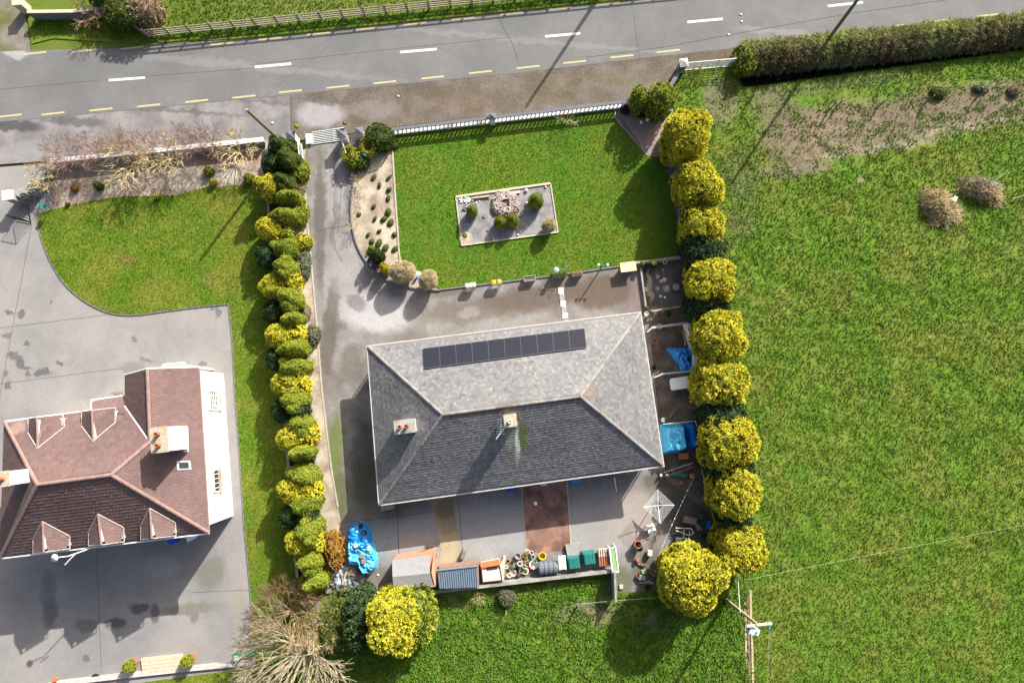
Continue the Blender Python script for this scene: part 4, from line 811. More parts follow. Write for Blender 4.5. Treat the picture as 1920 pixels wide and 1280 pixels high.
bare('bare_tree','tangled brown twiggy thicket between the pale bare tree and the olive shrub','shrub',600,1160,3.0,1.0,'twig_tan',16,4,.06,n0=16,kids=3,twig=.012,wob=.07)
GT='red twigged bushes along the neighbour\'s roadside wall'
for i,(x,y,m,l) in enumerate([(140,302,'twig_red','deep red twigged bare bush, first from the left under the roadside wall'),(195,296,'twig_red','deep red twigged bare bush, second from the left under the roadside wall'),(238,290,'twig_brown','brown twigged bare bush between the red ones under the roadside wall'),(290,288,'twig_red','deep red twigged bare bush, third from the left under the roadside wall'),(365,283,'twig_red','deep red twigged bare bush, fourth from the left under the roadside wall'),(405,280,'twig_red','deep red twigged bare bush nearest the pale leafless one by the wall')]):
    bare('bare_bush',l,'shrub',x,y,2.8,.75,m,30+i,4,.03,group=GT if m=='twig_red' else None,n0=11,kids=3,twig=.009,up=1.1,wob=.11)
for x,y,h,l in [(262,318,3.8,'pale pollarded bare tree in the gravel, left of the two under the roadside wall'),(328,305,3.6,'pale pollarded bare tree in the gravel, right of the two under the roadside wall'),(455,292,3.0,'pale spiky bare shrub in front of the white wall near the hedge'),(100,335,2.4,'pale leafless shrub trailing over the stone driveway pillar')]:
    bare('bare_tree',l,'tree',x,y,h,.7,'twig_tan',50+x,3,.07,n0=9,kids=4,twig=.016)
for x,y,h,m,l in [(1063,232,1.9,'twig_tan','thin pale young tree just inside the balustrade'),(672,345,1.3,'twig_tan','pale leafless shrub on the outer kerb of the curved bed, upper one'),(668,425,1.4,'twig_tan','pale leafless shrub on the outer kerb of the curved bed, lower one'),(676,372,1.1,'twig_brown','brown leafless shrub on the outer kerb between the two pale ones'),(848,238,1.1,'twig_brown','thin bare sapling inside the balustrade, left of the middle pillar'),(905,232,.9,'twig_brown','thin bare sapling inside the balustrade beside the middle pillar'),(745,245,1.0,'twig_tan','pale twiggy shrub where the balustrade meets the dark shrub'),(900,1118,1.1,'twig_tan','leafless scrub in the shade behind the blue roofed shed'),(1232,998,.8,'twig_brown','bare twiggy plant beside the pots near the back gate'),(1225,1060,.9,'twig_brown','dead brown shrub beside the large golden conifer')]:
    bare('bare_shrub',l,'shrub',x,y,h,.75,m,90+x,3,.025,n0=6,kids=3,twig=.008,up=.9)
link_green=shrub('young_tree','pale green leaf haze on the thin tree just inside the balustrade','shrub',1064,208,crown_mesh('haze_crown',scaled(BALL,1.3,.7),160,5,.13,.03,1.2,.1,150,t0=.6,t1=1,shrink=.02),'leaf_lime',1.3,stem=False)
bpy.data.objects.remove(link_green.children[0]); bpy.data.objects.remove(link_green)
# brush pile in the field
def brush(px,py,rx,ry,h,m,seed,label,ang=0):
    r=random.Random(seed); mb=MB(); p=U(px,py)
    for i in range(900):
        a=r.uniform(0,6.28);q=math.sqrt(r.random())*(1.0+.25*math.sin(3*a+seed)+.15*math.sin(7*a)); x=q*rx*math.cos(a);y=q*ry*math.sin(a); z=h*(1-q*q)*r.uniform(.3,1.1)+.05
        d=Vector((math.cos(a)*.7+r.gauss(0,.7),math.sin(a)*.5+r.gauss(0,.5),r.gauss(0,.3))).normalized(); L=r.uniform(.3,1.0)
        c=Vector((x,y,max(z,.05))); mb.tube(c-d*L/2,c+d*L/2+Vector((0,0,r.uniform(-.05,.2))),r.uniform(.01,.026),.007,3,False)
    o=link('brush_pile',mb.mesh('brush_pile'),m); o.location=(p.x,p.y,.03); o.rotation_euler=(0,0,ang); tag(o,label,'brush pile')
    return o
brush(1752,382,1.15,1.1,.9,'twig_tan',1,'rounded brown heap of cut brushwood, left part of the field pile'); brush(1768,398,1.2,1.2,.6,'twig_tan',2,'pale straw coloured cut branches spilling over the field pile')
brush(1835,362,1.7,.75,.9,'twig_tan',3,'long brown heap of brushwood, right part of the field pile',-.35); brush(1835,352,1.6,.6,1.0,'bark_pale',4,'pale twigs along the top of the right field heap',-.3)
hm=crown_mesh('heap_crown',[(0,1.05),(.25,.95),(.5,.7),(.65,0)],1300,9,.42,.022,1.2,.28,160,t0=.25,t1=1,hl=.1,shrink=.75)
for x,y,s,l in [(1750,378,(.8,.75,.7),'tangled dead grass mound at the left of the field pile'),(1835,362,(1.3,.42,.75),'tangled dead grass mound at the right of the field pile')]:
    p=U(x,y); o=link('brush_mound',hm,'leaf_straw'); o.location=(p.x,p.y,0); o.scale=s; o.rotation_euler=(0,0,-.3); tag(o,l,'brush pile')
p=U(1791,373,.8); MB().box((p.x,p.y,.78),(.28,.5,.08),-.6,.7).top('fertiliser_bag','white_plastic','crumpled white bag lying on the brushwood pile in the field','bag',p)
for a,b in (((1868,338),(1888,320)),((1898,373),(1935,362))):
    q=U(*a,.3);w_=U(*b,.5); MB().tube(q,w_,.04,.02,6).tube(q.lerp(w_,.6),q.lerp(w_,.9)+Vector((.3,-.1,.1)),.02,.01,5).top('cut_branch','bark_pale','pale cut branch sticking out %s of the field brush pile'%('of the top right' if a[0]==1868 else 'of the far right end'),'branch',q)
# roadside hedge above the ditch
def hedge():
    g=np.random.default_rng(5); a=U(1385,112);b=U(2150,34); d=(b-a).normalized(); nn=Vector((-d.y,d.x,0)); L=(b-a).length
    def section(n,off,wd,h,seed):
        s=g.uniform(0,L,n); t=g.uniform(0,math.pi,n); hh=h*(1+.14*np.sin(s*.9)+.07*np.sin(s*2.3+1)); k=1+.05*np.sin(s*3.1)*np.sin(t*3)+.05*np.sin(s*7.3+t*2)+g.normal(0,.09,n)
        y=np.cos(t)*wd*k; z=np.sin(t)*hh*k
        C=np.stack([a.x+d.x*s+nn.x*(off+y),a.y+d.y*s+nn.y*(off+y),z],1); N=nrm(np.stack([nn.x*np.cos(t),nn.y*np.cos(t),np.sin(t)],1)); return C,N,t
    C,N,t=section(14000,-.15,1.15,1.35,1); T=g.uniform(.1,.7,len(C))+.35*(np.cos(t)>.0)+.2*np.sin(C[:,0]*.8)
    V,F,TT=blades(C,N,6,.34,.03,1.1,g,T,.25)
    # core
    n=60; hv=[];hf=[]
    for i in range(n+1):
        s=L*i/n
        for q in range(9):
            tt=math.pi*q/8; y=math.cos(tt)*.8-.2; z=math.sin(tt)*1.15*(1+.14*math.sin(s*.9)+.07*math.sin(s*2.3+1)); hv.append((a.x+d.x*s+nn.x*y,a.y+d.y*s+nn.y*y,z))
    for i in range(n):
        for q in range(8): hf.append((i*9+q,i*9+q+1,(i+1)*9+q+1,(i+1)*9+q))
    hf=np.array(hf)+len(V); V=np.concatenate([V,np.array(hv)]); F=np.concatenate([F,hf]); TT=np.concatenate([TT,np.zeros(len(hv))])
    o=link('roadside_hedge',npmesh('roadside_hedge',V,F,TT),'hedge_mix'); tag(o,'long brown green hedge bank between the road and the dark ditch','hedge')
hedge()
vb=UP([(1380,108),(1500,84),(1920,33),(2300,-14),(2300,-30),(1920,28),(1440,83),(1375,92)])
grass_tufts('verge_grass','mossy_grass',[(p.x,p.y) for p in vb],170,.3,.05,5,12,-.05); 
# dark scrub beyond the fence at the top left
for i,(x,y,rx,ry,h,m,l) in enumerate([(235,20,1.5,1.2,2.2,'leaf_olive','dark olive bush behind the grey concrete wall across the road'),(268,12,1.2,1.3,2.4,'leaf_brown','brown twiggy bush beyond the diagonal rail across the road'),(200,-12,1.6,1.2,2.2,'leaf_olive','dark green bush on the top edge behind the concrete wall')]):
    tree('scrub_bush',l,'bush',x,y,rx,ry,h,m,420,8,.24,.04,1.0,seed=170+i,trunk=.05)
bare('bare_bush','bare brown bush hanging over the verge across the road','shrub',185,42,2.2,.8,'twig_brown',180,4,.04,n0=6,kids=3,up=.8)
# ---------------------------------------------------------------- fences, walls, gates
def V2(p): return (p.x,p.y)
# ranch fence across the road
def rail_fence(name,label,pts,h,rails,m,pm,step=1.72,rt=.035,rh=.11,half=.05):
    a,b=Vector(pts[0]),Vector(pts[1]); L=(b-a).length; n=max(1,round(L/step)); d=(b-a)/n; ang=math.atan2(d.y,d.x)
    t=thing(name,label,'fence',a[:])
    pme=MB().box((0,0,h*.5),(.11,.13,h),0).mesh('post'); rme=MB().box((0,0,0),(d.length*.985,rt,rh),0).mesh('rail')
    for i in range(n+1):
        o=link('post',pme,pm,t); o.location=a+d*i-a; o.rotation_euler=(0,0,ang)
    nn=Vector((-math.sin(ang),math.cos(ang),0))
    for i in range(n):
        for z in rails:
            o=link('rail',rme,m,t); o.location=d*(i+.5)+Vector((0,0,z))-nn*.085; o.rotation_euler=(0,R.uniform(-.006,.006),ang)
    return t
F0=U(280,70);F1=U(1560,-60)
rail_fence('ranch_fence','long weathered four rail fence running beside the road at the top',(F0,F1),1.2,(.28,.54,.8,1.08),'wood_fence','wood_dark')
t=rail_fence('ranch_fence','short diagonal rail fence between the concrete wall and the long rail fence',(U(222,24),F0-Vector((.1,0,0))),1.15,(.5,1.05),'wood_fence','wood_dark',step=2.2)
wallpix('garden_wall','concrete_dark',[(68,37),(150,36),(228,28)],.2,-.05,1.0,'grey concrete wall with its shaded face towards the verge across the road','wall')
wallpix('wall_coping','cream_stone',[(68,36.5),(150,35.5),(226,27.5)],.26,1.0,1.06,'cream coping along the top of the concrete wall across the road','coping')
p=U(52,20,0); MB().box((p.x,p.y,.6),(.6,.6,1.2),YAW).box((p.x,p.y,1.24),(.7,.7,.1),YAW).top('gate_pillar','cream_stone','squat cream pillar at the left end of the concrete wall across the road','pillar',(p.x,p.y,0))
# farm gates at top left: pale rubble strip
# neighbour's roadside wall
a,b=U(108,310),U(501,270); mb=MB().wall([V2(a),V2(b)],.22,0,.85).top('garden_wall','concrete','long low wall with white coping between the shoulder and the neighbour\'s planting','wall',a)
MB().wall([V2(a),V2(b)],.34,.85,.93).obj('coping','render_white',mb,off=a)
# hedge boundary walls
l1=[(505,272),(508,395),(521,563),(533,720),(546,880),(562,1078)]
w_=wallpix('garden_wall','concrete',l1,.2,0,.62,'low grey block wall on the lawn side of the clipped hedge','wall')
l2=[(551,330),(556,440),(565,520),(574,620),(580,720),(589,820),(598,920),(605,1010),(612,1095)]
wallpix('bed_edging','concrete',l2,.12,0,.22,'pale concrete edging on the drive side of the clipped hedge','edging')
sheet('hedge_soil','soil',[(505,272),(551,300),(556,440),(574,620),(589,820),(612,1095),(562,1078),(546,880),(521,563)],.056)
# balustrade wall
a,b=U(737,252),U(1184,199); d=b-a; ang=math.atan2(d.y,d.x); L=d.length
bal=thing('balustrade','balustrade wall of small white balusters under a dark coping, along the shoulder','balustrade',a[:])
MB().wall([V2(a),V2(b)],.24,0,.3).obj('plinth','render_white',bal)
MB().wall([V2(a),V2(b)],.27,.86,.97).obj('coping','coping_dark',bal)
bm=MB().lathe([(.07,0),(.07,.05),(.04,.09),(.085,.24),(.075,.32),(.04,.46),(.07,.52),(.07,.56)],n=8).mesh('baluster',smooth=True)
n=58
for i in range(n):
    o=link('baluster',bm,'white_paint',bal); o.location=d*((i+.5)/n)+Vector((0,0,.3))
def pillar(px,py,h,w_,label,capm='coping_dark',m='render_white'):
    p=U(px,py); t=thing('wall_pillar',label,'pillar',(p.x,p.y,0),YAW)
    link('shaft',MB().box((0,0,h/2),(w_,w_,h)).mesh('shaft'),m,t)
    link('cap',MB().box((0,0,h+.04),(w_+.16,w_+.16,.08)).add([(-w_/2-.06,-w_/2-.06,h+.08),(w_/2+.06,-w_/2-.06,h+.08),(w_/2+.06,w_/2+.06,h+.08),(-w_/2-.06,w_/2+.06,h+.08),(0,0,h+.26)],[(0,1,4),(1,2,4),(2,3,4),(3,0,4)]).mesh('cap'),capm,t); return t
pillar(924,231,1.12,.38,'dark capped pillar halfway along the balustrade'); pillar(648,264,1.4,.55,'dark capped gate pillar on the right of the drive entrance with a yellow flowered pot')
pillar(681,261,1.45,.5,'dark capped pillar between the pedestrian gate and the dark shrub'); pillar(556,268,1.45,.52,'dark capped gate pillar on the left of the drive entrance at the end of the hedge')
pillar(1274,134,1.3,.5,'pale capped end pillar next to the field gate','coping_light','concrete'); pillar(1186,199,1.0,.34,'low end pillar hidden under the two conifers at the balustrade end')
wallpix('garden_wall','concrete',[(1272,138),(1246,182),(1228,200),(1188,200)],.24,0,.85,'dark coped wall slanting from the end pillar down behind the conifers','wall')
wallpix('wall_coping','coping_dark',[(1272,138),(1246,182),(1228,200)],.3,.85,.93,'dark coping on the slanting wall by the field gate','coping')
# pots of yellow flowers on the gate pillars
fl=crown_mesh('flower_crown',[(0,.7),(.15,1),(.3,.7),(.38,0)],70,7,.09,.05,.9,.1,200,t0=.7,t1=1)
def pot(px,py,z,label,m='terracotta',plant='leaf_gold',r=.16,h=.24,ps=.22,pz=1,cat='flower pot'):
    p=U(px,py,z+h); t=thing('flower_pot',label,cat,(p.x,p.y,z))
    link('pot',MB().lathe([(r*.7,0),(r*.95,h*.85),(r*1.08,h*.85),(r*1.08,h),(r*.85,h),(r*.8,h*.8),(.001,h*.8)],n=12).mesh('pot',smooth=False),m,t)
    if plant:
        o=link('plant',fl,plant,t); o.location=(0,0,h*.75); o.scale=(ps,ps,ps*2*pz)
    return t
pot(556,237,1.62,'pot of yellow flowers on top of the left gate pillar','black_plastic'); pot(646,230,1.62,'pot of yellow flowers on top of the right gate pillar','black_plastic',ps=.16)
# cattle grid, gate leaves
q=UP([(586,247),(645,238),(647,264),(588,272)],.03); g_=thing('cattle_grid','striped metal cattle grid across the drive entrance','cattle grid',q[3][:])
MB().prism([V2(v) for v in q],-.05,.018).obj('pit','black_plastic',g_)
k=8
for i in range(k):
    f=(i+.5)/k; a=q[0].lerp(q[3],f);b=q[1].lerp(q[2],f); MB().tube(a+Vector((0,0,.03)),b+Vector((0,0,.03)),.034,n=6).obj('bar','rope_white',g_)
for f in (0,.66,1): a=q[0].lerp(q[1],f);b=q[3].lerp(q[2],f); MB().box(((a+b)/2)+Vector((0,0,.04)),(.07,(a-b).length,.06),math.atan2((a-b).y,(a-b).x)-math.pi/2).obj('frame','steel',g_)
p=U(579,260,.25); MB().box((p.x,p.y,.2),(.46,.78,.12),YAW*.6).box((p.x,p.y,.07),(.3,.6,.14),YAW*.6).top('meter_box','white_plastic','white box lid on the ground beside the cattle grid','box',(p.x,p.y,0),bevel=.01)
def gate(name,label,a,b,h,nb,m,vert=False,z0=.1,r=.02):
    d=b-a; t=thing(name,label,'gate',a[:])
    for z in (z0,h): MB().tube(a+Vector((0,0,z)),b+Vector((0,0,z)),r*1.4,n=6).obj('rail',m,t)
    for f in (0,1): MB().tube(a.lerp(b,f)+Vector((0,0,z0)),a.lerp(b,f)+Vector((0,0,h)),r*1.5,n=6).obj('stile',m,t)
    for i in range(1,nb):
        if vert: c=a.lerp(b,i/nb); MB().tube(c+Vector((0,0,z0)),c+Vector((0,0,h)),r,n=5).obj('bar',m,t)
        else: z=z0+(h-z0)*i/nb; MB().tube(a+Vector((0,0,z)),b+Vector((0,0,z)),r,n=5).obj('bar',m,t)
    return t
gate('open_gate','white gate leaf folded back along the left of the drive',U(566,272),U(569,300),1.15,8,'white_paint',True)
gate('open_gate','white gate leaf folded back along the right of the drive',U(646,272),U(655,297),1.15,7,'white_paint',True)
gate('pedestrian_gate','small black barred gate between two dark capped pillars',U(656,263),U(676,260),1.15,7,'black_metal',True,r=.025)
gate('field_gate','long galvanised field gate between the end pillar and the roadside hedge',U(1281,133),U(1372,125),1.25,7,'steel',r=.022)
for f in (.33,.66): a=U(1281,133).lerp(U(1372,125),f); MB().tube(a+Vector((0,0,.1)),a+Vector((0,0,1.25)),.02).top('gate_brace','steel','upright brace of the long field gate, %s one'%('left' if f<.5 else 'right'),'gate brace',a)
p=U(1392,112); MB().tube((p.x,p.y,0),U(1400,102,1.7),.1,.09).top('gate_post','post_grey','leaning post at the hedge end of the field gate','post',(p.x,p.y,0))
# stone pillar mound at the neighbour's drive entrance
def stones(name,label,pts,m,seed,s=(.12,.28),cat='stones'):
    r=random.Random(seed); mb=MB(); o=Vector(pts[0])
    for c in pts:
        k=r.uniform(*s); mb.box(c,(k*r.uniform(.8,1.3),k,k*.7),r.random()*3,r.uniform(.6,.9))
    ob=mb.top(name,m,label,cat,o,bevel=.015); ob['kind']='stuff' if False else ''
    del ob['kind']; return ob
r=random.Random(4)
def stone_wall(label,path,h,wd,m,n,seed):
    rr=random.Random(seed); P=UP(path); o=P[0]; t=thing('stone_wall',label,'stone wall',o[:])
    MB().wall([V2(v) for v in P],wd*.7,0,h*.92).obj('core','concrete_dark',t); mb=MB(); per=sum((P[i+1]-P[i]).length for i in range(len(P)-1))
    for i in range(n):
        s=rr.random()*per; k=0
        while s>(P[k+1]-P[k]).length: s-=(P[k+1]-P[k]).length; k+=1
        d=(P[k+1]-P[k]).normalized(); nn=Vector((-d.y,d.x,0)); side=rr.choice((-1,0,1)); z=h if side==0 else rr.uniform(.05,h)
        c=P[k]+d*s+nn*(side*wd*.42 if side else rr.uniform(-wd*.4,wd*.4)); kk=rr.uniform(.14,.28); mb.box((c.x,c.y,z),(kk*1.2,kk,kk*.7),rr.random()*3,.8)
    o=mb.obj('stones',m,t); o['kind']='stuff'; return t
stone_wall('curved grey stone wall sweeping to the white capped pillar at the neighbour\'s entrance',[(97,322),(88,345),(75,362),(55,370),(42,373)],1.1,.45,'stone_grey',360,1)
p=U(42,378); t=thing('gate_pillar','square pillar with bright white cap at the neighbour\'s drive entrance','pillar',(p.x,p.y,0),YAW)
link('shaft',MB().box((0,0,.75),(.6,.6,1.5)).mesh('shaft'),'stone_grey',t); link('cap',MB().box((0,0,1.56),(.78,.72,.12)).mesh('cap'),'white_paint',t)
gate('iron_gate','dark iron gate leaf standing open beside the white capped pillar',U(32,412),U(60,418),1.3,5,'black_metal',True); gate('iron_gate','dark iron gate leaf set square to the open one by the stone wall',U(60,418),U(54,388),1.3,5,'black_metal',True)
p=U(79,384,1.1); MB().box((p.x,p.y,1.05),(.38,.3,.25),-.5).tube((p.x,p.y,0),(p.x,p.y,1.0),.04).top('post_box','bin_green','pale green letter box on a post beside the stone wall','letter box',(p.x,p.y,0))
# kerb wall at the bottom of the neighbour's yard
a=[(60,1292),(110,1279),(240,1264),(350,1252),(470,1240),(480,1238)]; wallpix('kerb_wall','coping_light',a,.34,0,.2,'cream kerb wall along the bottom of the neighbour\'s paved yard','kerb')
st=thing('garden_steps','pale wooden steps set into the kerb wall between two round bushes','steps',U(303,1245)[:])
P=UP([(264,1234),(341,1226),(343,1253),(267,1262)],.2)
for i in range(4):
    q=[P[0].lerp(P[3],i/4+.005),P[1].lerp(P[2],i/4+.005),P[1].lerp(P[2],(i+1)/4-.012),P[0].lerp(P[3],(i+1)/4-.012)]; MB().prism([V2(v) for v in q],.0,.2+.01*(i%2)).obj('plank','cream_stone',st)
bushm=crown_mesh('pot_bush_crown',scaled(LOW,.8,.42),420,8,.07,.035,.8,.05,210,t0=.5,t1=.95)
for x,y,l in ((245,1246,'left'),(353,1237,'right')):
    p=U(x,y,.5); t=thing('planter','round terracotta planter with a clipped green bush on the %s of the steps'%l,'planter',(p.x,p.y,0)); link('pot',MB().lathe([(.3,0),(.4,.4),(.44,.4),(.44,.46),(.36,.46),(.34,.4),(.001,.4)],n=16).mesh('pot'),'terracotta',t); o=link('plant',bushm,'leaf_lime',t); o.location=(0,0,.38)
p=U(178,1272,.2); MB().lathe([(.26,0),(.34,.1),(.3,.16),(.001,.14)],(0,0,0)).top('rubber_mat','black_plastic','small black round dish on the paving near the kerb wall','dish',(0,0,0)).location=(p.x,p.y,.01)
p=U(445,1231,.3); t=thing('garden_hose','green hose reel lying on the kerb wall end','hose reel',(p.x,p.y,.2)); link('reel',MB().lathe([(.3,0),(.3,.05),(.12,.06),(.12,.2),(.3,.21),(.3,.26),(.001,.26)],n=14).mesh('reel'),'green_plastic',t); link('hub',MB().box((0,0,.3),(.28,.26,.08)).mesh('hub'),'white_plastic',t); link('hose',MB().path([Vector((.3,0,.05)),Vector((.6,.1,.04)),Vector((1.0,.06,.03)),Vector((1.4,.16,.03))],.05).path([Vector((.2,.15,.03)),Vector((.7,.26,.03)),Vector((1.2,.3,.03))],.05).mesh('hose'),'green_plastic',t)
p=U(103,1274,.1); MB().lathe([(.14,0),(.2,.2),(.001,.2)]).box((.12,.1,.12),(.2,.14,.2),.4).top('clay_pot','terra_orange','little clay pot and stone at the left end of the kerb wall','pot',(0,0,0)).location=(p.x,p.y,0)
# small fence stakes in the bare strip and the posts in the rough grass
for i,(x,y,lean) in enumerate([(1400,195,.25),(1551,210,.05),(1562,207,.05),(1641,206,.1),(1730,198,.1),(1824,190,.1),(1650,160,.1)]):
    a=U(x,y); MB().tube((a.x,a.y,-.1),(a.x+.25,a.y+.3,1.15),.06,.05,7).top('fence_stake','post_grey','leaning wooden stake in the bare strip, %s from the left'%ORD[i],'post',(a.x,a.y,0),group='leaning stakes in the bare strip')
for i,(x,y) in enumerate([(820,1168),(948,1142),(1082,1133)]):
    a=U(x,y); MB().tube((a.x,a.y,-.1),(a.x+.04,a.y-.02,1.1),.055,.05,7).top('fence_post','post_grey','short pale post standing in the rough grass, %s from the left'%ORD[i],'post',(a.x,a.y,0),group='posts in the rough grass')
a=U(1082,1132,1.0);b=U(1230,1120,.9); MB().path([a,a.lerp(b,.5)-Vector((0,0,.1)),b],.014,5).top('fence_wire','wire','thin sagging wire from the right hand post towards the golden conifer','wire',a)
wl=wallpix('yard_wall','concrete',[(700,1107),(822,1104),(1146,1066)],.22,-.05,.75,'low grey wall behind the sheds along the bottom of the yard','wall')
wallpix('yard_wall','concrete',[(1147,1064),(1149,1118)],.16,-.05,1.5,'tall narrow wall running down into the rough grass at the yard corner','wall')
wallpix('garden_wall','concrete',[(1165,499),(1282,484)],.16,0,.7,'low grey wall closing the front lawn beside the yellow board','wall')
wallpix('garden_wall','concrete',[(1200,503),(1211,585)],.12,0,.3,'low kerb wall on the left of the paved pot garden','wall')
wallpix('boundary_wall','concrete_dark',[(1262,250),(1272,400),(1283,485),(1300,640),(1316,870)],.14,0,.9,'dark boundary wall hidden in the shade behind the row of conifers','wall')
# planks laid along the field edge, bottom right
t=thing('sleeper_row','long row of weathered brown planks lying along the field edge under the electricity pole','planks',U(1408,1108)[:])
P=UP([(1402,1105),(1412,1560)],.12)
for j,dx in enumerate((-.2,0,.2)):
    for i in range(6):
        a=P[0].lerp(P[1],i/6);b=P[0].lerp(P[1],(i+.985)/6); c=(a+b)/2; MB().box((c.x+dx+R.uniform(-.02,.02),c.y,.1+.02*j),(.15,(a-b).length,.07),math.atan2((a-b).y,(a-b).x)-math.pi/2).obj('plank','wood_dark' if j==1 else 'pole_tan',t)
# ---------------------------------------------------------------- poles and wires
def pole(label,px,py,h,r,m,lean=(0,0),steps=0):
    p=U(px,py); t=thing('utility_pole',label,'pole',(p.x,p.y,0)); top=Vector((lean[0],lean[1],h))
    link('shaft',MB().tube((0,0,-.2),top,r*1.15,r*.8,10).mesh('shaft'),m,t); link('cap',MB().tube(top,top+Vector((0,0,.04)),r*.85,r*.6,10).mesh('cap'),'steel',t); return t,p+top
p1,T1=pole('mossy telephone pole at the top of the clipped hedge',536,273,6.75,.125,'pole_wood',(-.5,-.2))
p2,T2=pole('tall mossy pole standing in the roadside hedge at the right',1543,88,9.0,.13,'pole_wood',(-.35,.3))
p3,T3=pole('tan electricity pole with crossarm at the lower right field edge',1361,1124,6.6,.13,'pole_tan')
b3=Vector(p3.location); tp=U(1420,1170,6.6)-b3
for c in list(p3.children): bpy.data.objects.remove(c)
link('shaft',MB().tube((0,0,-.2),tp,.15,.1,10).mesh('shaft'),'pole_tan',p3)
ca,cb=U(1400,1173,6.5)-b3,U(1447,1168,6.5)-b3; rz3=math.atan2((cb-ca).y,(cb-ca).x)
link('crossarm',MB().box((ca+cb)/2,((cb-ca).length,.14,.12),rz3).mesh('crossarm'),'coping_light',p3)
c=U(1412,1181,6.1)-b3; link('transformer',MB().box(c,(.62,.38,.55),rz3-.35).lathe([(.06,.28),(.06,.5),(.03,.5)],c+Vector((.15,0,0))).mesh('transformer'),'insul_blue',p3)
for k in (ca+Vector((.12,-.1,-.2)),cb+Vector((-.1,-.1,-.2))):
    for i in range(4): link('insulator',MB().lathe([(.03,0),(.09,.02),(.03,.08)],k-Vector((0,.09*i,.02*i))).mesh('insulator'),'glass_green',p3)
link('brace',MB().tube(tp-Vector((0,0,1.1)),(ca*.65+cb*.35),.025).mesh('brace'),'steel',p3)
p4,T4=pole('pole just outside the frame whose shadow crosses the road',1134,-22,7.6,.14,'pole_wood')
bpy.data.objects[p4.name]['label']='roadside pole beside the rail fence casting its long shadow across the road'
def wire(label,a,b,sag,r=.012,m='wire',name='overhead_wire',cat='wire'):
    pts=[a.lerp(b,i/16)-Vector((0,0,sag*4*(i/16)*(1-i/16))) for i in range(17)]; return MB().path(pts,r,5).top(name,m,label,cat,a)
k=b3+cb+Vector((-.1,-.3,-.25))
wire('pale tape strung low across the field at the lower right',U(1400,1086,.75),U(2000,969,.75),.12,.007,'pale_tape','fence_tape','fence tape')
wire('cable from the electricity pole leaving the bottom edge',k,U(1450,1700,6.0),.5,.01)
wire('white cable dropping from the golden row to the electricity pole',U(1384,1066,2.6),b3+tp+Vector((-.2,0,-2.6)),.1,.02,'rope_white')
wire('cable running from the mossy telephone pole across the shoulder',T1,U(1005,-240,8.5),.5,.005,'black_metal'); wire('cable from the pole in the hedge running left over the road',T2,T4,.5,.006,'black_metal')
wire('cable from the pole in the hedge leaving at the right',T2,U(2500,-120,8),.5,.006,'black_metal')
# washing lines
a=U(1302,893,1.7);b=U(1236,1038,1.6); wl=wire('slack washing line with pegs slanting across the back corner','' or a,b,.12,.008,'rope_white','washing_line','washing line')
for i,f in enumerate((.18,.27,.33,.38,.55,.63,.9)): p=a.lerp(b,f)-Vector((0,0,.12*4*f*(1-f))); o=link('peg',MB().box((0,0,-.03),(.035,.1,.09)).mesh('peg'),'white_plastic',wl); o.location=p-a
wire('thin second line along the dark side of the row at the back corner',U(1316,880,1.5),U(1346,1002,1.4),.1,.014,'rope_white','washing_line','washing line')
# rotary dryer
p=U(1235,948,1.75); t=thing('rotary_dryer','four armed rotary clothes dryer with a square web of lines in the back yard','clothes dryer',(p.x,p.y,0),.06)
link('pole',MB().tube((0,0,0),(0,0,1.7),.03).mesh('pole'),'steel',t); arms=[Vector((1.1,0,1.85)),Vector((0,1.15,1.85)),Vector((-1.1,0,1.85)),Vector((0,-1.2,1.85))]
for v in arms: link('arm',MB().tube((0,0,1.55),v,.022).mesh('arm'),'white_paint',t)
mb=MB()
for k in [1-.085*i for i in range(9)]:
    for i in range(4): a=Vector((0,0,1.55)).lerp(arms[i],k);b=Vector((0,0,1.55)).lerp(arms[(i+1)%4],k); mb.tube(a,b,.009,n=4,cap=False)
o=link('lines',mb.mesh('lines'),'rope_white',t); o['kind']='stuff'
# ---------------------------------------------------------------- centre bed
P=[V2(v) for v in UP(bedq)]
for i,l in enumerate(('top','right','bottom','left')):
    a=Vector((*P[i],0));b=Vector((*P[(i+1)%4],0)); MB().wall([V2(a),V2(b)],.16 if l=='top' else .1,0,.2 if l=='top' else .16+.003*i).top('bed_edging','cream_stone' if l in('top','bottom') else 'kerb_cream','cream timber edging along the %s of the centre bed'%l,'edging',a)
c=U(948,382,.2); rr=random.Random(8); t=thing('stone_ring','raised ring of pinkish stones round a dark hollow in the centre bed','stone ring',(c.x,c.y,.1)); mb=MB()
for i in range(420):
    a=rr.random()*6.28; q=rr.uniform(.3,1.0); x=1.12*q*math.cos(a);y=1.05*q*math.sin(a); z=.38*math.sin(min(1,(1-q)/.45+.25)*1.5)*1.0; k=rr.uniform(.07,.16); mb.box((x,y,z),(k,k*.8,k*.7),a,.8)
o=link('stones',mb.mesh('stones'),'stone_pink',t); o['kind']='stuff'; link('core',MB().lathe([(1.1,0),(1.0,.18),(.6,.34),(.4,.34),(.3,.1),(.001,.1)],n=20).mesh('core'),'stone_pink',t)
link('pond_liner',MB().box((.02,-.03,.2),(.42,.3,.34),.3).mesh('pond_liner'),'black_plastic',t); link('slab',MB().box((-.12,-.12,.42),(.4,.14,.05),-.4).mesh('slab'),'stone_grey',t)
c=U(873,377,.12); mb=MB(); rr=random.Random(9)
for i in range(60): k=rr.uniform(.06,.14); mb.box((rr.gauss(0,.3),rr.gauss(0,.22),.03),(k,k,k*.6),rr.random()*3,.8)
o=mb.top('pebbles','pebble_white','patch of white pebbles in the top left corner of the centre bed','pebbles',(0,0,0)); o.location=c; o['kind']='stuff'
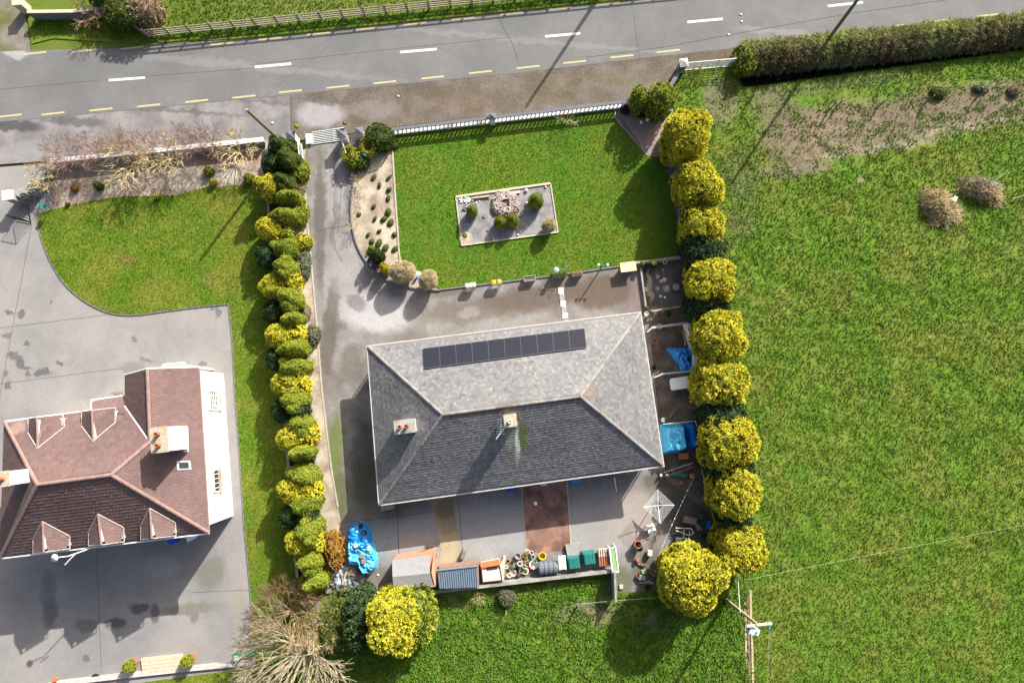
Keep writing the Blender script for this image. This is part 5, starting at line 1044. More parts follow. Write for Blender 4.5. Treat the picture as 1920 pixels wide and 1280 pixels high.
c=U(871,387,.2); MB().box((0,0,.1),(.16,.5,.1),.0).box((.2,-.1,.1),(.12,.36,.08),-.3).top('slate_slab','slate_gravel' if False else 'coping_dark','two dark slabs leaning on the white pebbles of the centre bed','slabs',(0,0,0)).location=(c.x,c.y,.1); bpy.data.objects['slate_slab'].rotation_euler=(0,.3,-.5)
c=U(873,447,.12); MB().lathe([(.52,0),(.5,.03),(.001,.04)],n=14).top('gravel_patch','cream_gravel','cream gravel quarter circle in the lower left corner of the centre bed','gravel patch',(0,0,0)).location=(c.x,c.y,.1)
for x,y,m,r_,l in [(872,443,'leaf_lime',.2,'small yellow green plant on the cream gravel in the centre bed corner'),(907,408,'leaf_brown',.14,'tiny rusty plant left of the stone ring'),(916,374,'leaf_brown',.1,'tiny pale plant above left of the stone ring'),(1018,424,'flower_white',.12,'pale flowering plant beside the reddish spiky shrub'),(913,434,'leaf_olive',.08,'tiny dark plant at the lower middle of the centre bed')]:
    p=U(x,y); o=link('bed_plant',fl,m); o.location=(p.x,p.y,.1); o.scale=(r_*1.1,r_*1.1,r_*1.3); tag(o,l,'plant')
for x,y,z,s,m,l in [(987,356,.3,.14,'pebble_white','pale ball ornament near the top edge of the centre bed'),(988,380,.35,.13,'pink_cream','pink and white ornament right of the stone ring'),(925,448,.14,.07,'pebble_white','small white stone on the lower edge of the centre bed'),(971,440,.14,.08,'pebble_white','white stone beside the lower edging of the centre bed'),(1023,350,.2,.08,'pebble_white','little pale stone in the top right corner of the centre bed')]:
    p=U(x,y,z); MB().lathe([(s*.5,0),(s,s*.7),(s*.7,s*1.5),(.001,s*1.8)],n=10).top('ornament',m,l,'ornament',(0,0,0)).location=(p.x,p.y,.1)
a,b=U(884,371,.3),U(917,367,.3); MB().box((a+b)/2-Vector((0,0,.1)),((a-b).length,.12,.14),YAW).top('timber_rail','pole_tan','pale short timber laid left of the stone ring in the centre bed','timber',(a+b)/2)
a,b=U(950,362,.3),U(975,359,.3); MB().box((a+b)/2-Vector((0,0,.1)),((a-b).length,.2,.14),YAW).top('timber_rail','coping_light','pale short timber laid right above the stone ring in the centre bed','timber',(a+b)/2)
a,b=U(975,404,.2),U(983,392,.2); MB().box((a+b)/2,(.1,(a-b).length,.1),-.5).top('timber_rail','stone_grey','small slanted slab between the stone ring and the largest dwarf conifer','slab',(a+b)/2)
# entrance bed ornaments
p=U(685,290,.9); t=thing('gazing_ball','blue gazing ball on a stand in the loose green bush','garden ornament',(p.x,p.y,0)); link('stand',MB().lathe([(.15,0),(.06,.1),(.05,.75),(.12,.8)],n=10).mesh('stand'),'stone_grey',t); link('ball',MB().lathe([(.001,0),(.13,.06),(.18,.18),(.13,.30),(.001,.36)],(0,0,.78),n=14).mesh('ball',smooth=True),'tarp_cyan',t)
p=U(704,492,.1); t=thing('garden_pond','tiny dark pond among stones in the lower curved bed','pond',(p.x,p.y,.05)); link('rim',MB().lathe([(.75,0),(.8,.06),(.68,.07),(.66,.03)],n=16).mesh('rim'),'stone_grey',t); link('water',MB().lathe([(.67,.0),(.66,.035),(.001,.04)],n=16).mesh('water'),'ditch_water',t)
rr=random.Random(12)
for i,(x,y,s,m) in enumerate([(700,484,.09,'pebble_white'),(697,490,.1,'stone_grey'),(704,480,.07,'pebble_white'),(711,497,.09,'tarp_cyan'),(695,496,.14,'cream_stone'),(703,486,.08,'pebble_white'),(713,491,.07,'insul_blue')]):
    p=U(x,y,.15); MB().lathe([(s*.8,0),(s,s*.6),(s*.5,s),(.001,s*1.05)],n=9).top('pond_stone',m,'%s stone or ornament at the tiny pond, %s counted from the top'%({'pebble_white':'white','stone_grey':'grey','tarp_cyan':'turquoise','cream_stone':'cream','insul_blue':'pale blue'}[m],ORD[i]),'stone',(0,0,0)).location=(p.x,p.y,.09)
p=U(710,507,.2); MB().lathe([(.12,0),(.17,.22),(.19,.22),(.19,.26),(.001,.26)],n=10).top('clay_pot','terra_orange','orange clay pot at the bottom of the curved bed','pot',(0,0,0)).location=(p.x,p.y,.05)
for x,y,l in ((768,524,'left'),(780,521,'right')):
    p=U(x,y,.2); MB().box((0,0,.12),(.16,.26,.24),-.3).lathe([(.08,.24),(.1,.34),(.001,.38)],n=8).top('blue_pot','bright_blue','dark blue glazed pot between the two sedge tussocks, %s one'%l,'pot',(0,0,0)).location=(p.x,p.y,.05)
a=UP([(764,504),(775,507),(786,508),(797,514),(790,520),(776,512)],.12); MB().prism([V2(v) for v in a],0,.13).top('stone_edging','coping_light','pale stones edging the lawn above the sedge tussocks','edging',a[0])
# pieces in the triangle bed and along its edge
for x,y,s,l in [(1165,199,.09,'white ball lamp at the left corner of the triangular bed'),(1181,198,.08,'white ball lamp beside the purple shrub'),(1202,230,.12,'white ornament in the middle of the triangular bed'),(1214,225,.14,'white figure ornament under the taller green gold conifer'),(1239,256,.08,'small pale ornament by the first golden conifer')]:
    p=U(x,y,.35); MB().tube((0,0,0),(0,0,.25),.03).lathe([(.001,.2),(s,.2+s),(s*.7,.2+s*1.8),(.001,.2+s*2)],n=10).top('garden_ornament','white_plastic',l,'ornament',(0,0,0)).location=(p.x,p.y,.07)
# planters on the kerb between lawn and yard
def trough(px,py,w_,d_,h,m,label,plant=None,ps=.2,np_=3,legs=0,rz=YAW):
    p=U(px,py,h); t=thing('planter_trough',label,'planter',(p.x,p.y,.0),rz); mb=MB(); e=.03
    z0=legs
    for c,d in (((0,d_/2,(h+z0)/2),(w_,e,h-z0)),((0,-d_/2,(h+z0)/2),(w_,e,h-z0)),((w_/2,0,(h+z0)/2),(e,d_-e,h-z0-.004)),((-w_/2,0,(h+z0)/2),(e,d_-e,h-z0-.004)),((0,0,z0+.03),(w_-e,d_-e,.05))): mb.box(c,d)
    link('trough',mb.mesh('trough'),m,t); link('soil',MB().box((0,0,h-.1),(w_-e*1.4,d_-e*1.4,.06)).mesh('soil'),'soil',t)
    if legs:
        for sx in (-1,1):
            for sy in (-1,1): link('leg',MB().box((sx*(w_/2-.05),sy*(d_/2-.04),legs/2),(.05,.05,legs)).mesh('leg'),m,t)
    if plant:
        for i in range(np_): o=link('plant',fl,plant,t); o.location=((i-(np_-1)/2)*w_/np_,0,h-.08); o.scale=(ps,ps,ps*1.4)
    return t
trough(882,534,.75,.3,.75,'coping_light','planter of white flowers on the lawn kerb, leftmost','flower_white',.2,3,.45)
trough(931,528,.8,.3,.75,'pole_tan','planter of yellow flowers on the lawn kerb, second from the left','flower_yellow',.2,2,.45)
trough(993,521,.85,.32,.55,'coping_light','empty pale trough on the lawn kerb')
trough(1082,512,.8,.32,.6,'wood_dark','dark planter with reddish brown plants on the lawn kerb','leaf_brown',.22,3)
trough(1048,514,1.1,.34,.6,'wood_dark','wide planter of mixed plants below the white lamp globe','leaf_olive',.26,4)
p=U(1043,506,1.1); t=thing('plant_stand','white wire stand with a round white globe on the lawn kerb','stand',(p.x,p.y,0)); link('globe',MB().lathe([(.001,0),(.15,.07),(.2,.2),(.15,.33),(.001,.4)],(0,0,.95),n=14).mesh('globe',smooth=True),'white_plastic',t)
link('frame',MB().path([Vector((-.35,.1,0)),Vector((-.35,.1,1.5))],.02).path([Vector((.75,.05,0)),Vector((.75,.05,1.6)),Vector((.75,.5,1.6))],.02).path([Vector((-.35,.1,1.1)),Vector((.75,.05,1.1))],.02).mesh('frame'),'glass_green',t)
p=U(1121,512); t=thing('garden_lamp','tall lamp post with two small white globes leaning over the lawn kerb','lamp post',(p.x,p.y,0)); 
link('post',MB().path([Vector((0,0,0)),Vector((.1,.25,1.9))],.05).path([Vector((-.15,.25,1.75)),Vector((.45,.25,1.75))],.025).mesh('post'),'coping_dark',t)
for x in (-.18,.48): link('globe',MB().lathe([(.001,0),(.08,.04),(.1,.1),(.08,.16),(.001,.2)],(x,.25,1.72),n=12).mesh('globe'),'white_plastic',t)
p=U(1178,500,.8); MB().box((0,0,.78),(1.18,.72,.05)).box((-.4,0,.38),(.06,.5,.76)).box((.4,0,.38),(.06,.5,.76)).top('garden_table','yellow_board','pale yellow table top beside the low wall at the lawn corner','table',(0,0,0)).location=(p.x,p.y,0); bpy.data.objects['garden_table'].rotation_euler=(0,0,YAW)
# stepping stones
for i,(y,m) in enumerate(((545,'cream_stone'),(557,'stone_grey'),(569,'cream_stone'),(581,'stone_grey'),(592,'cream_stone'),(602,'stone_grey'))):
    p=U(1052+(y-545)*.165,y,.05); MB().box((0,0,.02),(.38,.47,.06)).top('stepping_slab','white_paint' if m=='cream_stone' else m,'%s slab of the chequered strip up to the house, %s from the lawn'%('white' if m[0]=='c' else 'grey',ORD[i]),'slab',(0,0,0),group='chequered slabs').location=(p.x,p.y,.015)
    bpy.context.view_layer.objects
# ---------------------------------------------------------------- right side yard
for x,y,m,pl,ps,l in [(1205,493,'black_plastic','leaf_lime',.22,'lime green plant in a pot on the low wall, left of three'),(1227,493,'yellow_plastic','leaf_gold',.18,'pale yellow plant in a pot on the low wall, middle of three'),(1247,491,'coping_light','leaf_lime',.12,'plant in a white rimmed pot on the low wall, right of three'),
    (1213,578,'black_plastic','leaf_olive',.18,'dark green pot plant at the left end of the crowded shelf by the house corner'),(1221,584,'black_plastic','leaf_lime',.2,'green gold pot plant on the crowded shelf beside the left one'),(1212,588,'coping_light',None,.2,'empty white rimmed pot at the house corner'),(1245,580,'terracotta','leaf_gold',.24,'golden bush in a clay pot on the crowded shelf'),(1257,578,'terracotta','leaf_lime',.26,'dark leaved bush in a pot to the right on the crowded shelf'),(1252,588,'terracotta','leaf_dark',.3,'dark foliage in the lowest pot of the crowded shelf'),
    (1250,787,'yellow_plastic','leaf_lime',.2,'round lime green pot plant above the big blue tarpaulin')]:
    pot(x,y,.55 if y<500 else .35,l,m,pl,ps=ps)
p=U(1243,787,.5); MB().lathe([(.12,0),(.18,.3),(.001,.3)],n=10).top('white_pot','white_plastic','white pot beside the lime green one above the blue tarpaulin','pot',(0,0,0)).location=(p.x,p.y,.3)
for i,(x,y,s,m) in enumerate([(1211,543,.22,'cream_stone'),(1233,518,.18,'stone_pink'),(1246,524,.18,'pink_cream'),(1240,527,.16,'coping_light'),(1233,541,.2,'stone_grey'),(1250,541,.3,'stone_pink'),(1268,538,.3,'stone_pink'),(1239,555,.1,'white_plastic'),(1247,557,.09,'white_plastic'),(1243,506,.14,'stone_pink')]):
    p=U(x,y,.08); MB().lathe([(s,0),(s*.95,s*.3),(s*.6,s*.45),(.001,s*.4)],n=7).top('garden_stone',m,'flat stone or ornament in the pot garden, %s by size order down the patch'%ORD[i] if False else '%s stone lying in the paved pot garden, %s from the top left'%({'cream_stone':'cream','stone_pink':'pinkish','pink_cream':'pale pink','coping_light':'buff','stone_grey':'grey','white_plastic':'small white'}[m],ORD[i]),'stone',(0,0,0)).location=(p.x,p.y,.03)
def rail(name,label,a,b,z,wd,hh,m,cat):
    a=U(*a,z);b=U(*b,z); c=(a+b)/2; mb=MB().box(c-Vector((0,0,hh/2)),((a-b).length,wd,hh),math.atan2((b-a).y,(b-a).x))
    for p in (a.lerp(b,.03),a.lerp(b,.97)): mb.tube((p.x,p.y,0),(p.x,p.y,z-hh),.035)
    return mb.top(name,m,label,cat,c)
rail('timber_fence','long pale shelf rail above the dark plants at the house corner',(1222,583),(1290,572),.7,.14,.06,'stone_grey','rail')
rail('timber_fence','mossy timber rail on top of the dog pen, upper side',(1222,614),(1292,605),.95,.16,.08,'coping_light','rail'); rail('timber_fence','mossy timber rail on top of the dog pen, lower side',(1240,701),(1300,695),.95,.12,.08,'coping_light','rail')
rail('timber_fence','bent end piece of the upper pen rail by the roof edge',(1214,622),(1223,614),.94,.1,.06,'coping_light','rail'); rail('timber_fence','bent end piece of the lower pen rail by the roof edge',(1227,707),(1240,702),.94,.1,.06,'coping_light','rail')
rail('timber_fence','rusty red plank pair above the crumpled blue tarpaulin',(1281,620),(1286,648),.6,.14,.06,'rust_tan','plank')
P=UP([(1287,607),(1298,606),(1308,672),(1305,692),(1300,690),(1300,660)],1.0); MB().prism([V2(v) for v in P],.0,1.0).top('render_wall','render_white','pale rendered wall end beside the conifers behind the pen','wall',P[0])
def tarp(name,label,pix,h,m,seed,amp=.12,edge=.25,n=26,fold=3.2,base=.02,cut=None):
    """draped sheet: grid over the outline, sagging folds, skirt to the ground"""
    P=UP(pix,h*.6); pl=[V2(v) for v in P]; xs=[p[0] for p in pl];ys=[p[1] for p in pl]; c=Vector((sum(xs)/len(xs),sum(ys)/len(ys),0))
    g=np.random.default_rng(seed); st=max(max(xs)-min(xs),max(ys)-min(ys))/n; X=np.arange(min(xs)-st,max(xs)+st*2,st);Y=np.arange(min(ys)-st,max(ys)+st*2,st); GX,GY=np.meshgrid(X,Y)
    D=np.full(GX.shape,1e9)
    for i in range(len(pl)):
        a=np.array(pl[i]);b=np.array(pl[(i+1)%len(pl)]); ab=b-a; t=np.clip(((GX-a[0])*ab[0]+(GY-a[1])*ab[1])/(ab@ab),0,1); D=np.minimum(D,np.hypot(GX-a[0]-t*ab[0],GY-a[1]-t*ab[1]))
    ins=pip(pl,GX.ravel(),GY.ravel()).reshape(GX.shape); e=np.clip(np.where(ins,D,-D)/edge,0,1); e=e*e*(3-2*e)
    f=(1-np.abs(vnoise((GX+GY*.4)*fold*1.3,(GY-GX*.4)*fold*.45,1.0,seed)-.5)*4)*.8+.6*(1-np.abs(vnoise((GX-GY*.7)*fold*.8,(GY+GX*.7)*fold*2.2,1.0,seed+1)-.5)*4)+.35*(1-np.abs(vnoise(GX*fold*4,GY*fold*4-GX,1.0,seed+2)-.5)*4)
    Z=base+e*(h-base-amp*.6)+amp*f*(.3+.7*e); V=np.stack([GX-c.x,GY-c.y,Z],-1).reshape(-1,3); nn=len(X)
    k=(ins[:-1,:-1]|ins[1:,1:]|ins[1:,:-1]|ins[:-1,1:]).ravel(); I=(np.arange(len(Y)-1)[:,None]*nn+np.arange(nn-1)[None]).ravel()[k]
    me=npmesh(name,V,np.stack([I,I+1,I+1+nn,I+nn],1),smooth=True); o=link(name,me,m); o.location=c; return tag(o,label,'tarpaulin')
tarp('tarpaulin','crumpled bright blue tarpaulin folded in the small pen by the conifers',[(1252,652),(1300,650),(1302,668),(1290,672),(1300,690),(1298,697),(1280,695),(1275,682),(1264,670)],.75,'tarp_blue',3,.22,.18,34)
tarp('tarpaulin','turquoise blue tarpaulin draped like a tent beside the lower roof corner, half coloured as sunlit',[(1242,797),(1284,794),(1291,840),(1280,848),(1244,852),(1246,830)],1.5,'tarp_cyan',5,.12,.3,34,1.6)  # sunlit and shaded halves of one tent sheet, put into two colours
tarp('tarpaulin','blue half of the tent like tarpaulin under the conifers, coloured darker as shaded',[(1284,794),(1303,792),(1311,820),(1310,841),(1300,843),(1291,836)],1.3,'tarp_navy',6,.1,.25,24,1.6)
tarp('tarpaulin','long blue tarpaulin over a heap at the lower left yard corner, shaded upper half',[(655,985),(672,978),(688,984),(694,1000),(697,1020),(690,1030),(652,1030),(648,1000)],.95,'tarp_blue',7,.12,.25,50,1.8)
tarp('tarpaulin','rumpled half of the long blue tarpaulin, painted bright cyan as sunlit, at the lower left yard corner',[(650,1012),(694,1012),(700,1026),(707,1050),(705,1066),(692,1080),(680,1076),(668,1062),(652,1056)],.95,'tarp_cyan',8,.22,.2,70,2.4)  # the sunlight on this half is put into its cyan colour
tarp('tarpaulin','grey plastic sheet spread in a fan around old wood below the blue tarpaulin',[(622,1070),(640,1056),(660,1062),(680,1078),(684,1092),(664,1106),(640,1112),(618,1100),(614,1084)],.28,'tarp_grey',9,.16,.1,34,3.2)
for i,(x,y,z) in enumerate([(667,1022,1.0),(692,1028,1.0),(679,1042,1.0),(682,1052,1.0),(677,985,.95),(664,990,.9),(683,998,.95)]):
    p=U(x,y,z); MB().lathe([(.09,0),(.17,.02),(.19,.08),(.12,.13),(.06,.1)] if i<4 else [(.14,0),(.2,.03),(.2,.09),(.13,.1),(.1,.02)],n=12).top('weight_ring','cream_stone' if i<2 else ('rust_tan' if i<4 else 'black_plastic'),'%s ring holding down the long blue tarpaulin, %s counted round'%('pale' if i<2 else ('rusty' if i<4 else 'black'),ORD[i]),'weight',(0,0,0)).location=(p.x,p.y,z+.0)
for a,b,m,l in [((642,1095),(652,1064),'pole_tan','pale plank standing out of the grey plastic sheet'),((652,1078),(664,1062),'wood_dark','dark plank crossing the pale one on the grey sheet'),((658,1075),(674,1082),'wood_dark','short dark log lying on the grey sheet')]:
    A_=U(*a,.45);B_=U(*b,.5); MB().box((A_+B_)/2,((A_-B_).length,.12,.07),math.atan2((B_-A_).y,(B_-A_).x)).top('old_plank',m,l,'plank',(A_+B_)/2)
# white table, tent frame junk
p=U(1275,718,.8); t=thing('plastic_table','white rounded rectangular plastic table between the house and the conifers','table',(p.x,p.y,0),.12)
P=[(x*.72,y*.46) for x,y in [(-1,-.8),(-.85,-1),(.8,-.92),(1,-.7),(1,.75),(.8,1),(-.8,.9),(-1,.65)]]
link('top',MB().prism(P,.7,.74).mesh('top'),'white_plastic',t)
for sx in (-1,1):
    for sy in (-1,1): link('leg',MB().box((sx*.5,sy*.3,.35),(.06,.06,.7)).mesh('leg'),'white_plastic',t)
A_,B_=U(1243,795,1.75),U(1304,789,1.75); MB().tube(A_,B_,.02).tube(B_,U(1309,806,1.7),.025).top('tent_frame','steel','thin pale pole along the top edge of the tent like tarpaulin','pole',A_)
for a,b,l in [((1245,885),(1300,867),'upper rail of a ladder lying in the dark corner below the blue tent'),((1248,893),(1302,875),'lower rail of a ladder lying in the dark corner below the blue tent')]:
    A_=U(*a,.5);B_=U(*b,.5); MB().box((A_+B_)/2,((A_-B_).length,.05,.06),math.atan2((B_-A_).y,(B_-A_).x)).top('ladder_rail','steel' if 'upper' in l else 'rust_tan',l,'ladder rail',(A_+B_)/2)
for x,y,z,d,m,l in [(1298,892,.3,(.3,.35,.25),'terra_orange','orange box in the dark corner below the blue tent'),(1240,891,.3,(.14,.2,.3),'white_plastic','white bottle by the lower roof corner, left one'),(1252,891,.3,(.22,.2,.3),'white_plastic','white jug by the lower roof corner, right one'),(1275,890,.25,(1.2,.3,.2),'bin_green','dark green garden tools heap beside the white jug'),(1277,905,.1,(.35,.3,.15),'terracotta','reddish rag on the ground in the shady corner'),
    (1283,855,.4,(.7,.5,.4),'terracotta','rusty crate under the edge of the tent like tarpaulin'),(1295,976,.4,(1.0,.5,.35),'post_grey','grey green bench in the deep shade by the row'),(1331,985,.7,(.2,.6,.6),'tarp_navy','blue drum beside the row in the back corner'),(1290,1020,.5,(1.4,.4,.4),'bin_green','dark green tarpaulin roll above the big golden conifer'),(1275,1013,.6,(.5,.35,.12),'steel','grey box top above the big golden conifer'),
    (1219,1037,.35,(.36,.42,.3),'pink_cream','pale pink block left of the big golden conifer'),(1208,1072,.3,(.4,.3,.25),'pale_green','pale green box in the clutter left of the big golden conifer'),(1205,1083,.3,(.5,.4,.2),'stone_grey','grey grille in the clutter left of the big golden conifer'),(1227,1078,.3,(.3,.2,.2),'rust_tan','rusty tin in the clutter left of the big golden conifer'),(1196,1050,.3,(.25,.3,.25),'terracotta','red clay shard in the clutter near the back gate'),
    (1165,1100,.12,(.28,.32,.1),'cream_stone','cream stone lying on the dirt near the back gate')]:
    p=U(x,y,z+d[2]/2); o=MB().box((0,0,0),d,0,.92).top('yard_clutter',m,l,'yard clutter',(0,0,0),bevel=.03); o.location=(p.x,p.y,max(d[2]/2+.02,z*.5+d[2]/2-.0)); o.rotation_euler=(0,0,.1*(x%7)-.2)
rr=random.Random(77)
for x,y,k,m,l in [(1203,1060,'plank','wood_dark','dark short timber in the shaded clutter left of the big golden conifer'),(1212,1092,'plank','pole_tan','pale short timber in the shaded clutter left of the big golden conifer'),(1222,1070,'tub','stone_grey','grey tub in the shaded clutter left of the big golden conifer'),(1198,1078,'tub','terracotta','small red tub at the edge of the shaded clutter by the back gate'),(1214,1100,'tub','black_plastic','black tub at the lower end of the shaded clutter'),(1230,1052,'tub','bin_green','green tub tucked against the big golden conifer'),
    (1306,985,'plank','stone_grey','grey board leaning among the junk in the dark back corner'),(1318,1003,'tub','black_plastic','black tub among the junk in the dark back corner'),(1268,1000,'plank','coping_dark','dark board on the ground below the metal trolley'),(1312,968,'tub','bin_green','green tub beside the row in the dark back corner'),(1262,880,'tub','rust_tan','rusty tin below the blue tent in the dark corner'),(1290,878,'plank','wood_dark','dark timber below the blue tent in the dark corner'),
    (1228,640,'tub','terracotta','small red pot on the dark paving of the pen'),(1236,612,'tub','coping_light','small pale tin hanging at the upper pen rail'),(1226,690,'tub','black_plastic','small black ring shaped pot in the lower left pen corner'),(1252,700,'tub','bin_green','small leafy tub at the lower pen rail'),(1298,765,'plank','wood_dark','dark timber lying on the paving above the blue tent'),(1262,775,'plank','wood_dark','long dark timber lying across the paving above the blue tent')]:
    p=U(x,y,.15); o=(MB().box((0,0,.06),(rr.uniform(.5,1.1),.14,.1)).box((.1,.12,.16),(rr.uniform(.3,.7),.1,.06),.3) if k=='plank' else MB().lathe([(.14,0),(.19,.2),(.21,.26),(.17,.26),(.15,.08),(.001,.08)],n=11)).top('old_timber' if k=='plank' else 'old_tub',m,l,'timber' if k=='plank' else 'tub',(0,0,0)); o.location=(p.x,p.y,.03); o.rotation_euler=(0,0,rr.uniform(-1.2,1.2))
# white chair and metal frame chair
p=U(1222,991,.8); t=thing('plastic_chair','white plastic chair standing near the rotary dryer','chair',(p.x,p.y,0),.35)
link('seat',MB().box((0,0,.43),(.5,.48,.05)).mesh('seat'),'white_plastic',t); link('backrest',MB().box((.0,.24,.68),(.5,.05,.46)).mesh('backrest'),'white_plastic',t)
for sx in (-1,1):
    link('armrest',MB().box((sx*.25,.0,.64),(.06,.48,.04)).mesh('armrest'),'white_plastic',t)
    for sy in (-1,1): link('leg',MB().box((sx*.21,sy*.2,.21),(.05,.05,.42)).mesh('leg'),'white_plastic',t)
p=U(1288,995,.6); t=thing('metal_trolley','tangled pale metal trolley frame lying in the shaded back corner','trolley',(p.x,p.y,0),-.5)
link('frame',MB().path([Vector(v) for v in ((-.8,-.2,.5),(.2,.3,.6),(.5,.1,.6),(.3,-.2,.55),(-.7,-.35,.5))],.03).path([Vector(v) for v in ((-.2,.0,.5),(.2,-.9,.4),(.5,-.6,.4),(.2,.1,.5))],.03).mesh('frame'),'rope_white',t)
link('seat',MB().box((.15,-.7,.42),(.4,.36,.06),.3).mesh('seat'),'coping_light',t); link('wheel',MB().lathe([(.05,-.03),(.14,-.03),(.14,.03),(.05,.03)],(.15,-.7,.5)).mesh('wheel'),'black_plastic',t)
for x,y,m,l,r_ in [(1196,1020,'terracotta','red clay chimney pot standing left of the white chair',.28),(1198,1027,'black_plastic','black bucket beside the red clay chimney pot',.26)]:
    p=U(x,y,.6); MB().lathe([(r_*.7,0),(r_*.9,.6),(r_*1.05,.62),(r_*1.05,.7),(r_*.8,.7),(r_*.7,.15),(.001,.15)],n=14).top('large_pot',m,l,'pot',(0,0,0)).location=(p.x,p.y,0)
# ---------------------------------------------------------------- sheds row
def shed(label,pix,h,m_wall,rt=.0,name='garden_shed'):
    P=UP(pix,h); c=sum(P,Vector((0,0,0)))/4; t=thing(name,label,'shed',(c.x,c.y,0)); return t,P,c
# first shed: gable roof with the ridge across
P=UP([(735,1050),(806,1040),(812,1097),(738,1106)],1.95); c=sum(P,Vector((0,0,0)))/4; t=thing('garden_shed','orange timber shed with grey felt gable roof at the bottom of the yard','shed',(c.x,c.y,0))
Wp=UP([(741,1045),(814,1033),(817,1096),(743,1105)],1.3); MB().prism([V2(v) for v in Wp],.05,1.75).obj('wall','wood_orange',t)
for i in range(13):
    a=Wp[0].lerp(Wp[1],i/13);b=Wp[0].lerp(Wp[1],(i+.94)/13); m_=(a+b)/2; MB().box((m_.x-.01,m_.y+.02,.9),((a-b).length,.03,1.66),YAW).obj('board','wood_orange',t)
for i in range(10):
    a=Wp[1].lerp(Wp[2],i/10);b=Wp[1].lerp(Wp[2],(i+.94)/10); m_=(a+b)/2; MB().box((m_.x+.02,m_.y,.9),(.03,(a-b).length,1.66),.04).obj('board','wood_orange',t)
r0,r1=U(736,1081,2.25),U(806,1074,2.25)
for (a,b,cc,dd),nm in (((P[0],P[1],r1,r0),'roof_panel'),((r0,r1,P[2],P[3]),'roof_panel')):
    mb=MB(); q=[a,b,cc,dd]; mb.add([v-Vector((0,0,.05)) for v in q]+q,[(0,1,2,3),(4,7,6,5),(0,4,5,1),(1,5,6,2),(2,6,7,3),(3,7,4,0)]); mb.obj(nm,'felt_grey',t)
mb=MB(); mb.add([Wp[1]+Vector((0,0,.45)),Wp[2]+Vector((0,0,.45)),r1+Vector((.1,0,-.1))],[(0,1,2)]); mb.obj('gable','wood_orange',t)
# second shed: corrugated lean to
P=UP([(820,1069),(895,1061),(897,1100),(823,1103)],1.5); P[0].z=P[1].z=1.65; c=sum(P,Vector((0,0,0)))/4; t=thing('garden_shed','low shed with blue grey corrugated roof, middle of the sheds row','shed',(c.x,c.y,0))
Wp=UP([(824,1062),(897,1053),(898,1098),(826,1101)],1.0); MB().prism([V2(v) for v in Wp],.05,1.35).obj('wall','rust_tan',t); n=18
for i in range(n):
    a0,a1=P[0].lerp(P[1],i/n),P[0].lerp(P[1],(i+.5)/n); b0,b1=P[3].lerp(P[2],i/n),P[3].lerp(P[2],(i+.5)/n); a2,b2=P[0].lerp(P[1],(i+1)/n),P[3].lerp(P[2],(i+1)/n); u_=Vector((0,0,.055))
    mb=MB(); mb.add([a0,a1+u_,a2,b2,b1+u_,b0],[(0,5,4,1),(1,4,3,2),(0,1,2),(3,4,5)]); mb.obj('corrugation','blue_steel',t)
mb=MB().tube(P[0]+Vector((0,.03,.03)),P[1]+Vector((0,.03,.03)),.09,n=4); mb.obj('ridge_strip','blue_steel',t)
# third: oil tank or brick store
P=UP([(901,1058),(936,1051),(945,1088),(905,1092)],1.0); c=sum(P,Vector((0,0,0)))/4; t=thing('brick_store','orange brick barbecue store with a cream slab top beside the corrugated shed','store',(c.x,c.y,0))
MB().prism([V2(v) for v in P],0,.9).obj('body','pink_cream',t); Q=UP([(900,1055),(936,1048),(937,1058),(902,1064)],1.05); MB().prism([V2(v) for v in Q],.9,1.12).obj('roof_tiles','terra_orange',t)
Q=UP([(904,1068),(938,1065),(944,1086),(906,1090)],.95); MB().prism([V2(v) for v in Q],.9,.97).obj('slab','pink_cream',t); Q=UP([(912,1064),(932,1061),(933,1066),(913,1069)],1.0); MB().prism([V2(v) for v in Q],.9,1.0).obj('opening','black_plastic',t)
Q=UP([(937,1058),(944,1046),(948,1048),(946,1072),(942,1086)],1.1); MB().prism([V2(v) for v in Q],.0,1.08).obj('side_wall','cream_stone',t)
# clutter of pots
rr=random.Random(21); cols=[('terracotta','terracotta'),('white_plastic','white'),('black_plastic','black'),('pale_green','pale green'),('cream_stone','cream'),('stone_grey','grey'),('pink_cream','pale pink')]
spots_=[(952,1052),(959,1064),(955,1078),(964,1050),(971,1042),(975,1056),(983,1062),(986,1040),(992,1046),(997,1036),(969,1068),(978,1070),(949,1062),(990,1056),(981,1048),(1003,1052),(962,1074),(972,1078),(999,1044),(985,1070)]
kinds=['tall','wide','squat']
for i,(x,y) in enumerate(spots_):
    m,cn=cols[i*3%7]; k=kinds[i%3]; r_={'tall':.13,'wide':.22,'squat':.17}[k]; h={'tall':.42,'wide':.22,'squat':.25}[k]; p=U(x,y,h)
    t=thing('plant_pot','%s %s pot in the crowded pot corner between store and tank, %s along'%(k,cn,ORD[i]),'pot',(p.x,p.y,0),0,'pots crowded beside the brick store')
    link('pot',MB().lathe([(r_*.7,0),(r_*.95,h*.9),(r_*1.1,h*.9),(r_*1.1,h),(r_*.85,h),(r_*.75,h*.3),(.001,h*.3)],n=12).mesh('pot'),m,t)
    if i%2: o=link('plant',fl,['leaf_olive','leaf_grey','leaf_brown','leaf_lime'][i%4],t); o.location=(0,0,h*.7); o.scale=(r_,r_,r_*1.6)
